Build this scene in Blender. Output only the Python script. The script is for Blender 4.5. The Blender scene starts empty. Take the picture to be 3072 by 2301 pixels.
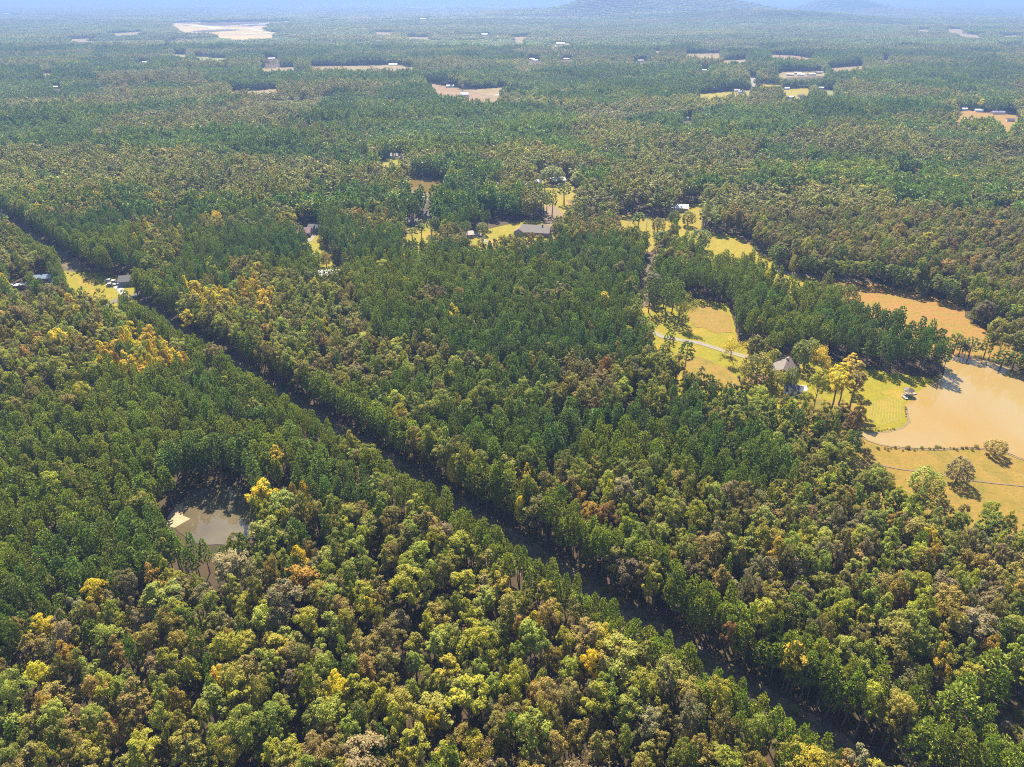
import bpy, math, random
import numpy as np
from mathutils import Vector, Matrix
from mathutils.geometry import tessellate_polygon

rng = np.random.default_rng(11)
random.seed(5)
scene = bpy.context.scene
col = scene.collection

# ------------------------------------------------------------------ camera
H = 140.0                       # flying height above the ground, metres
F = 2131.6                      # focal length in pixels of the 3072 wide photograph
PITCH = math.radians(28.62)
cam_d = bpy.data.cameras.new('camera')
cam_d.sensor_fit = 'HORIZONTAL'
cam_d.sensor_width = 36.0
cam_d.lens = 36.0 * F / 3072.0
cam_d.clip_start = 1.0
cam_d.clip_end = 90000.0
cam = bpy.data.objects.new('camera', cam_d)
cam.location = (0, 0, H)
cam.rotation_euler = (math.pi / 2 - PITCH, 0, 0)
col.objects.link(cam)
scene.camera = cam

# ------------------------------------------------------------------ sky, sun, exposure
SUN_EL = math.radians(47.0)
SUN_AZ = math.radians(-5.0)     # measured from straight ahead, negative = left
world = bpy.data.worlds.new('World')
scene.world = world
world.use_nodes = True
wn = world.node_tree.nodes
wl = world.node_tree.links
sky = wn.new('ShaderNodeTexSky')
sky.sky_type = 'NISHITA'
sky.sun_disc = False
sky.sun_elevation = SUN_EL
sky.sun_rotation = SUN_AZ
sky.altitude = 200
sky.air_density = 1.0
sky.dust_density = 0.6
sky.ozone_density = 1.0
bg = wn['Background']
bg.inputs['Strength'].default_value = 0.08
wl.new(sky.outputs[0], bg.inputs[0])

sun_d = bpy.data.lights.new('sun', 'SUN')
sun_d.energy = 5.0
sun_d.angle = math.radians(0.55)
sun_d.color = (1.0, 0.90, 0.70)
sun = bpy.data.objects.new('sun', sun_d)
sv = Vector((math.sin(SUN_AZ) * math.cos(SUN_EL), math.cos(SUN_AZ) * math.cos(SUN_EL), math.sin(SUN_EL)))
sun.rotation_euler = sv.to_track_quat('Z', 'Y').to_euler()
col.objects.link(sun)

vs = scene.view_settings
vs.view_transform = 'Standard'
vs.look = 'None'
vs.exposure = 1.78
vs.gamma = 1.0
vs.use_curve_mapping = False
scene.cycles.max_bounces = 3
scene.cycles.diffuse_bounces = 2
scene.cycles.transmission_bounces = 2
scene.cycles.volume_bounces = 0
scene.cycles.use_denoising = False
scene.cycles.filter_width = 1.1
scene.render.film_transparent = False

# ------------------------------------------------------------------ pixel (of the 3072 x 2301 photograph) -> place on a level plane
CP, SP = math.cos(PITCH), math.sin(PITCH)
def gp(x, y, z=0.0):
    u = (x - 1536.0) / F
    v = (y - 1150.5) / F
    dz = -SP - v * CP
    t = (z - H) / dz
    return (u * t, (CP - v * SP) * t)
def P(pts):
    """polygon of pixels; a third number is the height at which that pixel was read (a tree top), else the ground"""
    return [gp(*p) for p in pts]
def to_px(X, Y, Z):
    dy, dz = Y, Z - H
    depth = dy * CP - dz * SP
    down = -dy * SP - dz * CP
    return 1536 + F * X / depth, 1150.5 + F * down / depth, depth
def inside(poly, X, Y):
    poly = np.asarray(poly, float)
    r = np.zeros(X.shape, bool)
    x0, y0 = poly.min(0); x1, y1 = poly.max(0)
    m = (X >= x0) & (X <= x1) & (Y >= y0) & (Y <= y1)
    if not m.any():
        return r
    xs, ys = X[m], Y[m]
    c = np.zeros(xs.shape, bool)
    j = len(poly) - 1
    for i in range(len(poly)):
        xi, yi = poly[i]; xj, yj = poly[j]
        if yi != yj:
            c ^= ((yi > ys) != (yj > ys)) & (xs < (xj - xi) * (ys - yi) / (yj - yi) + xi)
        j = i
    r[m] = c
    return r
# smooth value noise
_tab = rng.random((256, 256))
def vnoise(X, Y, s, o=0):
    x = np.asarray(X) / s + 37.7 * o + 1000; y = np.asarray(Y) / s + 91.3 * o + 1000
    xi = np.floor(x).astype(int); yi = np.floor(y).astype(int)
    fx = x - xi; fy = y - yi
    fx = fx * fx * (3 - 2 * fx); fy = fy * fy * (3 - 2 * fy)
    g = lambda a, b: _tab[a % 256, b % 256]
    return (g(xi, yi) * (1 - fx) + g(xi + 1, yi) * fx) * (1 - fy) + (g(xi, yi + 1) * (1 - fx) + g(xi + 1, yi + 1) * fx) * fy
# hills: (pixel x, distance, half width left/right in m, depth m, height m)
HILLS = [(1815, 5800, 290, 700, 116), (1995, 6100, 470, 800, 108), (2170, 6400, 420, 700, 72),
         (1570, 5700, 400, 700, 42), (2520, 7800, 300, 600, 128), (2400, 4600, 480, 420, 42),
         (2150, 4800, 450, 420, 36), (640, 17000, 2600, 2000, 60), (1080, 19000, 2200, 2000, 55),
         (120, 15000, 1800, 2000, 35), (2900, 19000, 4000, 2000, 50)]
def terrain(X, Y):
    X = np.asarray(X, float); Y = np.asarray(Y, float)
    z = np.zeros(np.broadcast(X, Y).shape)
    for px, d, sx, sy, h in HILLS:
        cx = (px - 1536) / F * (d * CP + H * SP)
        z = z + h * np.exp(-((X - cx) / sx) ** 2 - ((Y - d) / sy) ** 2)
    far = np.clip((Y - 1500) / 2500, 0, 1)
    z = z + far * 14 * (vnoise(X, Y, 700, 3) - 0.5) + far * 6 * (vnoise(X, Y, 230, 4) - 0.5)
    return z * np.clip((Y - 1400) / 600, 0, 1)

# ------------------------------------------------------------------ materials
def new_mat(name):
    m = bpy.data.materials.new(name)
    m.use_nodes = True
    nt = m.node_tree
    return m, nt, nt.nodes['Principled BSDF'], nt.nodes['Material Output']
def N(nt, t, **kw):
    n = nt.nodes.new(t)
    for k, v in kw.items():
        setattr(n, k, v)
    return n
def ramp(nt, stops):
    r = nt.nodes.new('ShaderNodeValToRGB')
    e = r.color_ramp.elements
    while len(e) < len(stops):
        e.new(0.5)
    for i, (p, c) in enumerate(stops):
        e[i].position = p
        e[i].color = (*c, 1)
    return r
def noise(nt, scale, detail=4, rough=0.6, vec=None, stretch=None):
    geo = nt.nodes.new('ShaderNodeNewGeometry')
    src = geo.outputs['Position']
    if stretch:
        mp = nt.nodes.new('ShaderNodeMapping')
        mp.inputs['Scale'].default_value = stretch[:3]
        if len(stretch) > 3:
            mp.inputs['Rotation'].default_value = (0, 0, stretch[3])
        nt.links.new(src, mp.inputs[0]); src = mp.outputs[0]
    n = nt.nodes.new('ShaderNodeTexNoise')
    n.inputs['Scale'].default_value = scale
    n.inputs['Detail'].default_value = detail
    n.inputs['Roughness'].default_value = rough
    nt.links.new(src, n.inputs['Vector'])
    return n.outputs['Fac']
def mat_ground(name, stops, scale, stops2=None, scale2=None, fac2=0.5, rough=0.95, bump=0.0, bscale=2.0, stretch=None):
    m, nt, b, out = new_mat(name)
    r = ramp(nt, stops)
    nt.links.new(noise(nt, scale, 6, 0.62, stretch=stretch), r.inputs[0])
    c = r.outputs[0]
    if stops2:
        r2 = ramp(nt, stops2)
        nt.links.new(noise(nt, scale2, 5, 0.7), r2.inputs[0])
        mx = N(nt, 'ShaderNodeMix', data_type='RGBA', blend_type='MULTIPLY')
        mx.inputs[0].default_value = fac2
        nt.links.new(c, mx.inputs[6]); nt.links.new(r2.outputs[0], mx.inputs[7])
        c = mx.outputs[2]
    nt.links.new(c, b.inputs['Base Color'])
    b.inputs['Roughness'].default_value = rough
    b.inputs['Specular IOR Level'].default_value = 0.15
    if bump:
        bp = nt.nodes.new('ShaderNodeBump')
        bp.inputs['Strength'].default_value = bump
        bp.inputs['Distance'].default_value = 0.3
        nt.links.new(noise(nt, bscale, 5, 0.7), bp.inputs['Height'])
        nt.links.new(bp.outputs[0], b.inputs['Normal'])
    return m
GR = [(0.3, (0.75, 0.75, 0.75)), (0.7, (1.15, 1.12, 1.1))]
GR2 = [(0.25, (0.60, 0.62, 0.60)), (0.5, (1.0, 1.0, 1.0)), (0.75, (1.35, 1.28, 1.25))]
M = {}
M['litter'] = mat_ground('leaf_litter', [(0.3, (0.030, 0.024, 0.014)), (0.5, (0.062, 0.042, 0.022)), (0.7, (0.036, 0.038, 0.014))], 0.08, GR, 1.5, 0.8, bump=0.5)
M['lane'] = mat_ground('lane_scrub', [(0.3, (0.042, 0.053, 0.021)), (0.5, (0.090, 0.072, 0.042)), (0.62, (0.165, 0.120, 0.075)), (0.75, (0.054, 0.069, 0.027))], 0.3, GR, 1.2, 0.9, bump=0.8)
M['lawn'] = mat_ground('lawn_grass', [(0.32, (0.135, 0.140, 0.006)), (0.44, (0.190, 0.158, 0.008)), (0.52, (0.160, 0.142, 0.007)), (0.60, (0.215, 0.155, 0.014)), (0.72, (0.245, 0.160, 0.032))], 0.07, GR2, 0.8, 0.8, bump=0.6)
M['meadow'] = mat_ground('meadow_grass', [(0.32, (0.140, 0.128, 0.008)), (0.45, (0.205, 0.158, 0.010)), (0.55, (0.175, 0.142, 0.010)), (0.70, (0.230, 0.155, 0.022))], 0.06, GR2, 0.6, 0.8, bump=0.6)
M['pasture'] = mat_ground('pasture_grass', [(0.28, (0.101, 0.096, 0.013)), (0.42, (0.162, 0.116, 0.018)), (0.55, (0.196, 0.125, 0.024)), (0.64, (0.146, 0.110, 0.017)), (0.78, (0.235, 0.166, 0.054))], 0.07, GR2, 0.8, 0.7, bump=0.5)
M['hay'] = mat_ground('orange_hay', [(0.30, (0.130, 0.118, 0.014)), (0.42, (0.190, 0.120, 0.022)), (0.52, (0.215, 0.112, 0.028)), (0.62, (0.175, 0.122, 0.018)), (0.75, (0.235, 0.138, 0.046))], 0.06, GR2, 0.6, 0.8, bump=0.5, stretch=(0.5, 1.6, 1, 0.5))
M['tan'] = mat_ground('tan_field', [(0.3, (0.120, 0.096, 0.034)), (0.5, (0.165, 0.120, 0.050)), (0.7, (0.195, 0.145, 0.066))], 0.02, GR2, 0.1, 0.8)
M['dry'] = mat_ground('dry_airfield_grass', [(0.3, (0.26, 0.185, 0.070)), (0.6, (0.32, 0.235, 0.10))], 0.004, GR, 0.03, 0.5)
M['green_field'] = mat_ground('green_field', [(0.3, (0.105, 0.125, 0.030)), (0.7, (0.150, 0.155, 0.044))], 0.02, GR, 0.2, 0.4)
M['soil'] = mat_ground('bare_soil', [(0.3, (0.145, 0.088, 0.045)), (0.7, (0.190, 0.122, 0.068))], 0.03, GR, 0.3, 0.5)
M['redsoil'] = mat_ground('red_soil', [(0.3, (0.135, 0.062, 0.028)), (0.7, (0.175, 0.095, 0.042))], 0.2, GR, 1.0, 0.5)
M['sand'] = mat_ground('sand', [(0.3, (0.26, 0.195, 0.115)), (0.7, (0.34, 0.27, 0.18))], 0.5, GR, 3.0, 0.4)
M['bank'] = mat_ground('muddy_bank', [(0.3, (0.140, 0.095, 0.054)), (0.7, (0.190, 0.140, 0.090))], 0.6, GR, 3.0, 0.5)
M['gravel'] = mat_ground('gravel', [(0.3, (0.165, 0.145, 0.110)), (0.7, (0.230, 0.205, 0.170))], 1.0, GR, 4.0, 0.5)
M['asphalt'] = mat_ground('worn_asphalt', [(0.3, (0.110, 0.095, 0.076)), (0.7, (0.150, 0.132, 0.108))], 0.8, GR, 4.0, 0.4)
M['concrete'] = mat_ground('concrete', [(0.3, (0.300, 0.286, 0.264)), (0.7, (0.370, 0.355, 0.335))], 0.8, GR, 4.0, 0.3)
M['straw'] = mat_ground('straw', [(0.3, (0.195, 0.142, 0.040)), (0.7, (0.225, 0.170, 0.060))], 2.0)
M['far_ground'] = M['litter']
def mat_water(name, stops, scale, rough=0.04, bump=0.04, spec=0.5):
    m, nt, b, out = new_mat(name)
    r = ramp(nt, stops)
    nt.links.new(noise(nt, scale, 3, 0.5), r.inputs[0])
    nt.links.new(r.outputs[0], b.inputs['Base Color'])
    b.inputs['Roughness'].default_value = rough
    b.inputs['IOR'].default_value = 1.33
    b.inputs['Specular IOR Level'].default_value = spec
    bp = nt.nodes.new('ShaderNodeBump')
    bp.inputs['Strength'].default_value = bump
    bp.inputs['Distance'].default_value = 0.1
    nt.links.new(noise(nt, 1.4, 3, 0.6), bp.inputs['Height'])
    nt.links.new(bp.outputs[0], b.inputs['Normal'])
    return m
M['lake'] = mat_water('muddy_lake_water', [(0.3, (0.232, 0.156, 0.048)), (0.5, (0.228, 0.164, 0.066)), (0.7, (0.228, 0.142, 0.036))], 0.02, 0.10, 0.05, 0.35)
M['pond'] = mat_water('brown_pond_water', [(0.3, (0.13, 0.085, 0.022)), (0.7, (0.155, 0.105, 0.032))], 0.05, 0.03, 0.03)
M['darkpond'] = mat_water('forest_pond_water', [(0.3, (0.075, 0.060, 0.032)), (0.7, (0.105, 0.085, 0.047))], 0.1, 0.01, 0.008, 1.0)
M['turq'] = mat_water('green_pool_water', [(0.3, (0.06, 0.12, 0.10)), (0.7, (0.085, 0.155, 0.13))], 0.1, 0.05, 0.03)
def mat_plain(name, c, rough=0.7, metal=0.0, var=0.12, scale=3.0):
    m, nt, b, out = new_mat(name)
    r = ramp(nt, [(0.3, tuple(v * (1 - var) for v in c)), (0.7, tuple(min(1, v * (1 + var)) for v in c))])
    nt.links.new(noise(nt, scale, 4, 0.6), r.inputs[0])
    nt.links.new(r.outputs[0], b.inputs['Base Color'])
    b.inputs['Roughness'].default_value = rough
    b.inputs['Metallic'].default_value = metal
    return m
M['white'] = mat_plain('white_paint', (0.58, 0.57, 0.55))
M['cream'] = mat_plain('cream_siding', (0.40, 0.36, 0.29))
M['brickwall'] = mat_plain('brick_wall', (0.30, 0.15, 0.10))
M['greywall'] = mat_plain('grey_siding', (0.24, 0.235, 0.23))
M['roof_grey'] = mat_plain('grey_shingle', (0.070, 0.048, 0.044), scale=1.5)
M['roof_dark'] = mat_plain('dark_shingle', (0.05, 0.05, 0.058), scale=1.5)
M['roof_white'] = mat_plain('white_metal_roof', (0.56, 0.55, 0.54), 0.5)
M['roof_pink'] = mat_plain('pale_pink_roof', (0.30, 0.215, 0.19), 0.6)
M['roof_blue'] = mat_plain('blue_grey_metal_roof', (0.14, 0.18, 0.25), 0.4)
M['roof_maroon'] = mat_plain('maroon_metal_roof', (0.15, 0.028, 0.06), 0.5)
M['roof_purple'] = mat_plain('mauve_roof', (0.17, 0.15, 0.24), 0.6)
M['roof_brown'] = mat_plain('brown_shingle', (0.11, 0.08, 0.065), scale=1.5)
M['wood'] = mat_plain('weathered_wood', (0.24, 0.18, 0.13))
M['glass'] = mat_plain('window_glass', (0.03, 0.04, 0.05), 0.1)
M['tyre'] = mat_plain('tyre_rubber', (0.02, 0.02, 0.02), 0.8)
M['car_white'] = mat_plain('white_car_paint', (0.6, 0.6, 0.6), 0.3, var=0.02)
M['car_blue'] = mat_plain('dark_blue_car_paint', (0.03, 0.05, 0.12), 0.3, var=0.02)
M['car_red'] = mat_plain('red_car_paint', (0.35, 0.04, 0.03), 0.3, var=0.02)
M['car_silver'] = mat_plain('silver_car_paint', (0.5, 0.5, 0.52), 0.3, var=0.02)
M['bark'] = mat_plain('bark', (0.13, 0.10, 0.075), 0.9, var=0.3, scale=2.0)
M['deadwood'] = mat_plain('dead_wood', (0.34, 0.30, 0.27), 0.9, var=0.2, scale=2.0)

def mat_leaf(name, transl):
    m, nt, b, out = new_mat(name)
    at = N(nt, 'ShaderNodeAttribute', attribute_type='INSTANCER', attribute_name='leaf_col')
    lv = N(nt, 'ShaderNodeAttribute', attribute_type='GEOMETRY', attribute_name='leaf_var')
    oi = nt.nodes.new('ShaderNodeObjectInfo')
    mr = N(nt, 'ShaderNodeMapRange')
    mr.inputs[3].default_value = 0.86; mr.inputs[4].default_value = 1.14
    nt.links.new(oi.outputs['Random'], mr.inputs[0])
    mu = N(nt, 'ShaderNodeMath', operation='MULTIPLY')
    nt.links.new(mr.outputs[0], mu.inputs[0]); nt.links.new(lv.outputs['Fac'], mu.inputs[1])
    vm = N(nt, 'ShaderNodeVectorMath', operation='SCALE')
    nt.links.new(at.outputs['Color'], vm.inputs[0]); nt.links.new(mu.outputs[0], vm.inputs['Scale'])
    nt.links.new(vm.outputs[0], b.inputs['Base Color'])
    b.inputs['Roughness'].default_value = 0.6
    b.inputs['Specular IOR Level'].default_value = 0.25
    tr = nt.nodes.new('ShaderNodeBsdfTranslucent')
    tv = N(nt, 'ShaderNodeVectorMath', operation='MULTIPLY')
    tv.inputs[1].default_value = (1.15, 1.25, 0.6)
    nt.links.new(vm.outputs[0], tv.inputs[0])
    nt.links.new(tv.outputs[0], tr.inputs[0])
    mx = nt.nodes.new('ShaderNodeMixShader')
    mx.inputs[0].default_value = transl
    nt.links.new(b.outputs[0], mx.inputs[1]); nt.links.new(tr.outputs[0], mx.inputs[2])
    nt.links.new(mx.outputs[0], out.inputs['Surface'])
    return m
M['leaf'] = mat_leaf('broad_leaves', 0.42)
M['needle'] = mat_leaf('pine_needles', 0.22)

# ------------------------------------------------------------------ helpers for objects
def tag(o, label=None, cat=None, group=None, kind=None):
    if label: o['label'] = label
    if cat: o['category'] = cat
    if group: o['group'] = group
    if kind: o['kind'] = kind
    return o
def mesh_obj(name, verts, faces, mat, parent=None, smooth=False):
    me = bpy.data.meshes.new(name)
    me.from_pydata([tuple(v) for v in verts], [], [tuple(f) for f in faces])
    me.update()
    if mat: me.materials.append(mat)
    if smooth: me.shade_smooth()
    o = bpy.data.objects.new(name, me)
    col.objects.link(o)
    if parent: o.parent = parent
    return o
def empty(name, loc, yaw=0.0):
    o = bpy.data.objects.new(name, None)
    o.location = loc
    o.rotation_euler = (0, 0, yaw)
    o.empty_display_size = 0.5
    col.objects.link(o)
    return o
def bridge(verts, faces, ring_a, ring_b):
    n = len(ring_a)
    for i in range(n):
        faces.append((ring_a[i], ring_a[(i + 1) % n], ring_b[(i + 1) % n], ring_b[i]))
def tube(verts, faces, pts, radii, n=6):
    prev = None
    for k, (p, r) in enumerate(zip(pts, radii)):
        p = Vector(p)
        q = Vector(pts[min(k + 1, len(pts) - 1)]) - Vector(pts[max(k - 1, 0)])
        q.normalize()
        a = q.orthogonal().normalized(); b = q.cross(a)
        ring = []
        for i in range(n):
            t = 2 * math.pi * i / n
            verts.append(tuple(p + (a * math.cos(t) + b * math.sin(t)) * r)); ring.append(len(verts) - 1)
        if prev: bridge(verts, faces, prev, ring)
        prev = ring
    faces.append(tuple(prev))
def box(verts, faces, x0, x1, y0, y1, z0, z1):
    b = len(verts)
    verts += [(x0, y0, z0), (x1, y0, z0), (x1, y1, z0), (x0, y1, z0), (x0, y0, z1), (x1, y0, z1), (x1, y1, z1), (x0, y1, z1)]
    faces += [(b, b + 3, b + 2, b + 1), (b + 4, b + 5, b + 6, b + 7), (b, b + 1, b + 5, b + 4), (b + 1, b + 2, b + 6, b + 5), (b + 2, b + 3, b + 7, b + 6), (b + 3, b, b + 4, b + 7)]
def box_obj(name, dims, mat, parent=None):
    v, f = [], []
    box(v, f, *dims)
    return mesh_obj(name, v, f, mat, parent)
SHEET_N = [0]
def sheet(name, poly, z, mat, rough=0.0, cut=None):
    """a flat piece of ground; long edges are broken up and made a little uneven"""
    SHEET_N[0] += 1
    z = z + 0.0015 * SHEET_N[0]      # no two pieces of ground in one plane
    pts = []
    n = len(poly)
    for i in range(n):
        a = Vector((*poly[i], 0)); b = Vector((*poly[(i + 1) % n], 0))
        L = (b - a).length
        k = max(1, int(L / max(2.0, rough * 2.5))) if rough else 1
        nrm = Vector((-(b - a).y, (b - a).x, 0)).normalized()
        for j in range(k):
            p = a.lerp(b, j / k)
            if j: p += nrm * random.uniform(-rough, rough)
            pts.append(p)
    tris = tessellate_polygon([pts])
    v = []
    for p in pts:
        v.append((p.x, p.y, z + float(terrain(p.x, p.y))))
    f = []
    for t in tris:
        a, b, c = (Vector(v[i]) for i in t)
        f.append(t if (b - a).cross(c - a).z > 0 else (t[0], t[2], t[1]))
    o = mesh_obj(name, v, f, mat)
    return tag(o, kind='structure')
def strip_poly(pts, w):
    """a path of points widened to a band"""
    L, R = [], []
    for i, p in enumerate(pts):
        a = Vector(pts[max(i - 1, 0)]); b = Vector(pts[min(i + 1, len(pts) - 1)])
        d = (b - a).normalized(); nn = Vector((-d.y, d.x))
        L.append(tuple(Vector(p) + nn * w / 2)); R.append(tuple(Vector(p) - nn * w / 2))
    return L + R[::-1]

# ------------------------------------------------------------------ the ground: one sheet to the horizon
def make_ground():
    rad = [0, 40, 90, 150, 230, 330, 450, 600, 800, 1000]
    while rad[-1] < 26000: rad.append(rad[-1] * 1.045)
    na = 220
    A = np.linspace(0, 2 * math.pi, na, endpoint=False)
    v = [(0, 0, 0)]; f = []
    for r in rad[1:]:
        X = r * np.sin(A); Y = r * np.cos(A)
        Z = terrain(X, Y)
        v += list(zip(X.tolist(), Y.tolist(), Z.tolist()))
    for i in range(na): f.append((0, 1 + (i + 1) % na, 1 + i))
    for k in range(len(rad) - 2):
        a = 1 + k * na; b = a + na
        for i in range(na):
            j = (i + 1) % na
            f.append((a + i, a + j, b + j, b + i))
    o = mesh_obj('ground', v, f, M['litter'], smooth=True)
    tag(o, kind='structure')
make_ground()

# ------------------------------------------------------------------ clearings
LANE_A, LANE_B = Vector((-395, 536)), Vector((140, 34))
LDIR = (LANE_B - LANE_A).normalized()
LN = Vector((-LDIR.y, LDIR.x))
if LN.y > 0: LN = -LN                    # towards the near left
LANE_W = 12.8
LANE = [tuple(LANE_A - LN * 0.0), tuple(LANE_B), tuple(LANE_B + LN * LANE_W), tuple(LANE_A + LN * LANE_W)]
T = 13.0
POLY = {
 'lake': P([(2576,1297),(2627,1297),(2668,1294),(2705,1283),(2726,1267),(2720,1243),(2716,1219),(2728,1197),(2744,1184),(2789,1155),(2828,1132),(2834,1112),(2826,1085),(2838,1066),(2880,1072),(2958,1083),(3072,1120),(3400,1225),(3420,1470),(3200,1420),(3072,1378),(3011,1355),(2951,1345),(2900,1342),(2812,1347),(2719,1344),(2641,1333),(2604,1321)]),
 'far_pond': P([(1223,536),(1265,531),(1320,543),(1346,549),(1335,585),(1280,600),(1235,600),(1228,560)]),
 'forest_pond': P([(528,1536),(546,1500),(590,1470),(650,1457),(715,1464),(752,1492),(764,1560),(762,1610),(700,1635),(600,1635),(560,1618),(521,1578)]),
 'pond_shore': P([(500,1545),(530,1520),(600,1540),(750,1540),(775,1590),(790,1592,12),(700,1596,12),(620,1606,12),(560,1616,12),(505,1596,12),(490,1572)]),
 'pond_shore_far': P([(1228,560),(1235,600),(1335,585),(1340,556,15),(1325,572,15),(1270,582,15),(1235,584,15),(1226,570,15)]),
 'homestead': P([(1922,930),(1960,900),(2060,893),(2185,912),(2200,960),(2215,1030),(2260,1062),(2330,1080),(2420,1068),(2520,1088),(2600,1106),(2700,1122),(2800,1136),(2838,1120),(2789,1155),(2744,1184),(2728,1197),(2716,1219),(2720,1243),(2726,1267),(2705,1283),(2668,1294),(2627,1297),(2576,1297),(2500,1282,4),(2430,1262,4),(2380,1210,T),(2330,1180,T),(2260,1150,T),(2190,1138,T),(2110,1132,T),(2050,1105,T),(1990,1040,T),(1955,985,T),(1930,950,T)]),
 'pasture': P([(2575,1310),(2641,1334),(2719,1345),(2812,1348),(2900,1343),(2951,1346),(3011,1356),(3072,1379),(3200,1421),(3420,1475),(3420,1700,T),(3200,1600,T),(3072,1545,T),(2960,1535,T),(2900,1515,T),(2820,1500,T),(2750,1490,T),(2660,1430,T),(2590,1400,T),(2575,1340,T)]),
 'hay_field': P([(2462,832),(2627,850),(2766,884),(2850,903),(2893,925),(2897,955),(2960,992),(3010,1025),(3072,1060),(3080,1100),(2990,1078),(2930,1068),(2870,1060),(2863,1006,T),(2807,983,T),(2696,946,T),(2590,914,T),(2540,890,T),(2500,868,T)]),
 'meadow': P([(2035,664),(2089,675),(2126,692),(2148,702),(2172,700),(2214,712),(2243,727),(2260,746),(2287,766),(2325,772),(2330,806),(2420,830),(2480,840),(2500,868),(2400,850,T),(2350,826,T),(2310,800,T),(2280,766,T),(2226,758,T),(2153,758,T),(2099,756,T),(2112,728,T),(2070,712,T),(2030,690,T)]),
 'upper_meadow': P([(1850,647),(1921,643),(1963,652),(2000,655),(2035,662),(2050,675),(2006,690,T),(1989,696,T),(1953,694,T),(1921,686,T),(1867,683,T),(1845,665,T)]),
 'upper_yard': P([(2020,622),(2067,612),(2111,612),(2111,628,T),(2067,630,T),(2040,640,T)]),
 'centre_yard': P([(1395,698),(1470,686),(1560,666),(1600,660),(1650,668),(1668,688),(1655,710,T),(1600,705,T),(1560,704,T),(1500,713,T),(1482,730,T),(1440,722,T),(1380,712,T)]),
 'left_yard': P([(1212,690),(1222,679),(1258,670),(1289,642),(1305,650),(1292,672),(1335,690),(1320,702,T),(1296,711,T),(1274,738,T),(1240,738,T),(1211,728,T)]),
 'maroon_yard': P([(888,690),(925,678),(965,686),(968,715),(975,745),(1000,763),(1000,795),(1030,806),(1032,832,8),(936,835,8),(965,805,10),(960,785,10),(930,765,10),(924,720,8),(890,710,8)]),
 'house_yard': P([(185,812),(260,818),(330,832),(420,826),(432,850),(398,885),(392,908),(352,930,9),(338,905,T),(280,882,T),(225,869,T),(200,850,T),(188,830,T)]),
 'shed_yard': P([(92,828),(155,822),(165,850,T),(100,850,T)]),
 'trailer_yard': P([(28,856),(85,846),(92,868,T),(30,872,T)]),
 'corner_clearing': P([(3200,1980),(3072,2095),(3010,2155),(2950,2250),(2935,2330),(3300,2330)]),
 'top_yard': P([(1600,532),(1640,535),(1690,530),(1712,545),(1722,562),(1752,576),(1757,592),(1732,608),(1728,622),(1712,625,T),(1690,598,T),(1660,592,T),(1635,582,T),(1600,552,T)]),
 'pine_yard': P([(1632,618),(1660,615),(1690,640),(1692,690),(1660,690,6),(1635,660,10)]),
 'pond_yard': P([(1135,490),(1160,478),(1195,471),(1212,476),(1205,488,T),(1165,500,T),(1140,503,T)]),
 'trailer_clearing': P([(2600,515),(2690,520),(2770,528),(2765,540,9),(2700,536,9)]),
 'small_clearing': P([(2855,845),(2880,850),(2930,880),(2920,905),(2890,890),(2862,862)]),
 'site_soil': P([(1258,252),(1300,250),(1341,257),(1372,268),(1419,280),(1500,296),(1511,300),(1493,305,16),(1439,303,16),(1403,294,16),(1366,285,16),(1312,273,16)]),
 'site_grass': P([(1372,267),(1419,267),(1511,262),(1544,271),(1571,273),(1610,281),(1590,287),(1550,293),(1511,298),(1500,296),(1419,280)]),
 'right_hay': P([(2862,346),(2890,333),(2919,331),(2978,340),(3047,346),(3055,360),(3055,384),(3031,393,16),(3010,376,16),(2986,357,16),(2945,355,16),(2899,355,16),(2874,376,16),(2864,376,16)]),
 'row_road': P([(2740,371),(2790,378),(2900,390),(2960,398),(3040,408),(3040,411),(2960,402),(2900,394),(2780,382),(2740,375)]),
 'village_lawn': P([(2090,282),(2180,274),(2250,270),(2281,252),(2340,254),(2348,267),(2422,263),(2428,275),(2440,292),(2400,301),(2340,294),(2252,284),(2180,284,16),(2100,288,16)]),
 'village_lawn_two': P([(2475,272),(2505,270),(2506,282,16),(2480,286,16)]),
 'village_drive': P([(2240,231),(2272,234),(2265,248,16),(2255,246,16)]),
 'village_street': P([(2326,222),(2345,215),(2470,213),(2475,228),(2360,233),(2340,250),(2330,250)]),
 'village_field': P([(2475,205),(2590,196),(2590,207,16),(2500,213,16)]),
 'brown_field': P([(2308,163),(2380,166),(2440,176),(2430,182,16),(2350,178,16),(2315,172,16)]),
 'tan_field_a': P([(2055,161),(2160,160),(2162,171,16),(2100,173,16),(2055,168,16)]),
 'tan_field_b': P([(2165,182),(2240,178),(2240,186,16),(2170,190,16)]),
 'green_strip': P([(579,170),(625,171),(640,174),(681,174),(683,184,16),(650,186,16),(600,180,16)]),
 'tan_strip': P([(522,163),(560,164),(560,171,16),(524,169,16)]),
 'airfield': P([(505,85),(518,67),(583,66),(624,70),(689,69),(791,67),(873,66),(874,75),(818,80),(800,84),(800,94),(836,100),(824,107,16),(727,111,16),(687,110,16),(645,103,16),(617,97,16),(571,93,16),(543,92,16)]),
 'line_field_a': P([(780,205),(885,201),(885,207,16),(785,210,16)]),
 'line_field_b': P([(930,199),(1100,196),(1180,194),(1245,203),(1240,208,16),(1120,205,16),(1020,207,16),(930,205,16)]),
 'line_field_c': P([(690,274),(760,272),(835,266),(835,270,16),(760,278,16),(690,279,16)]),
}
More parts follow.
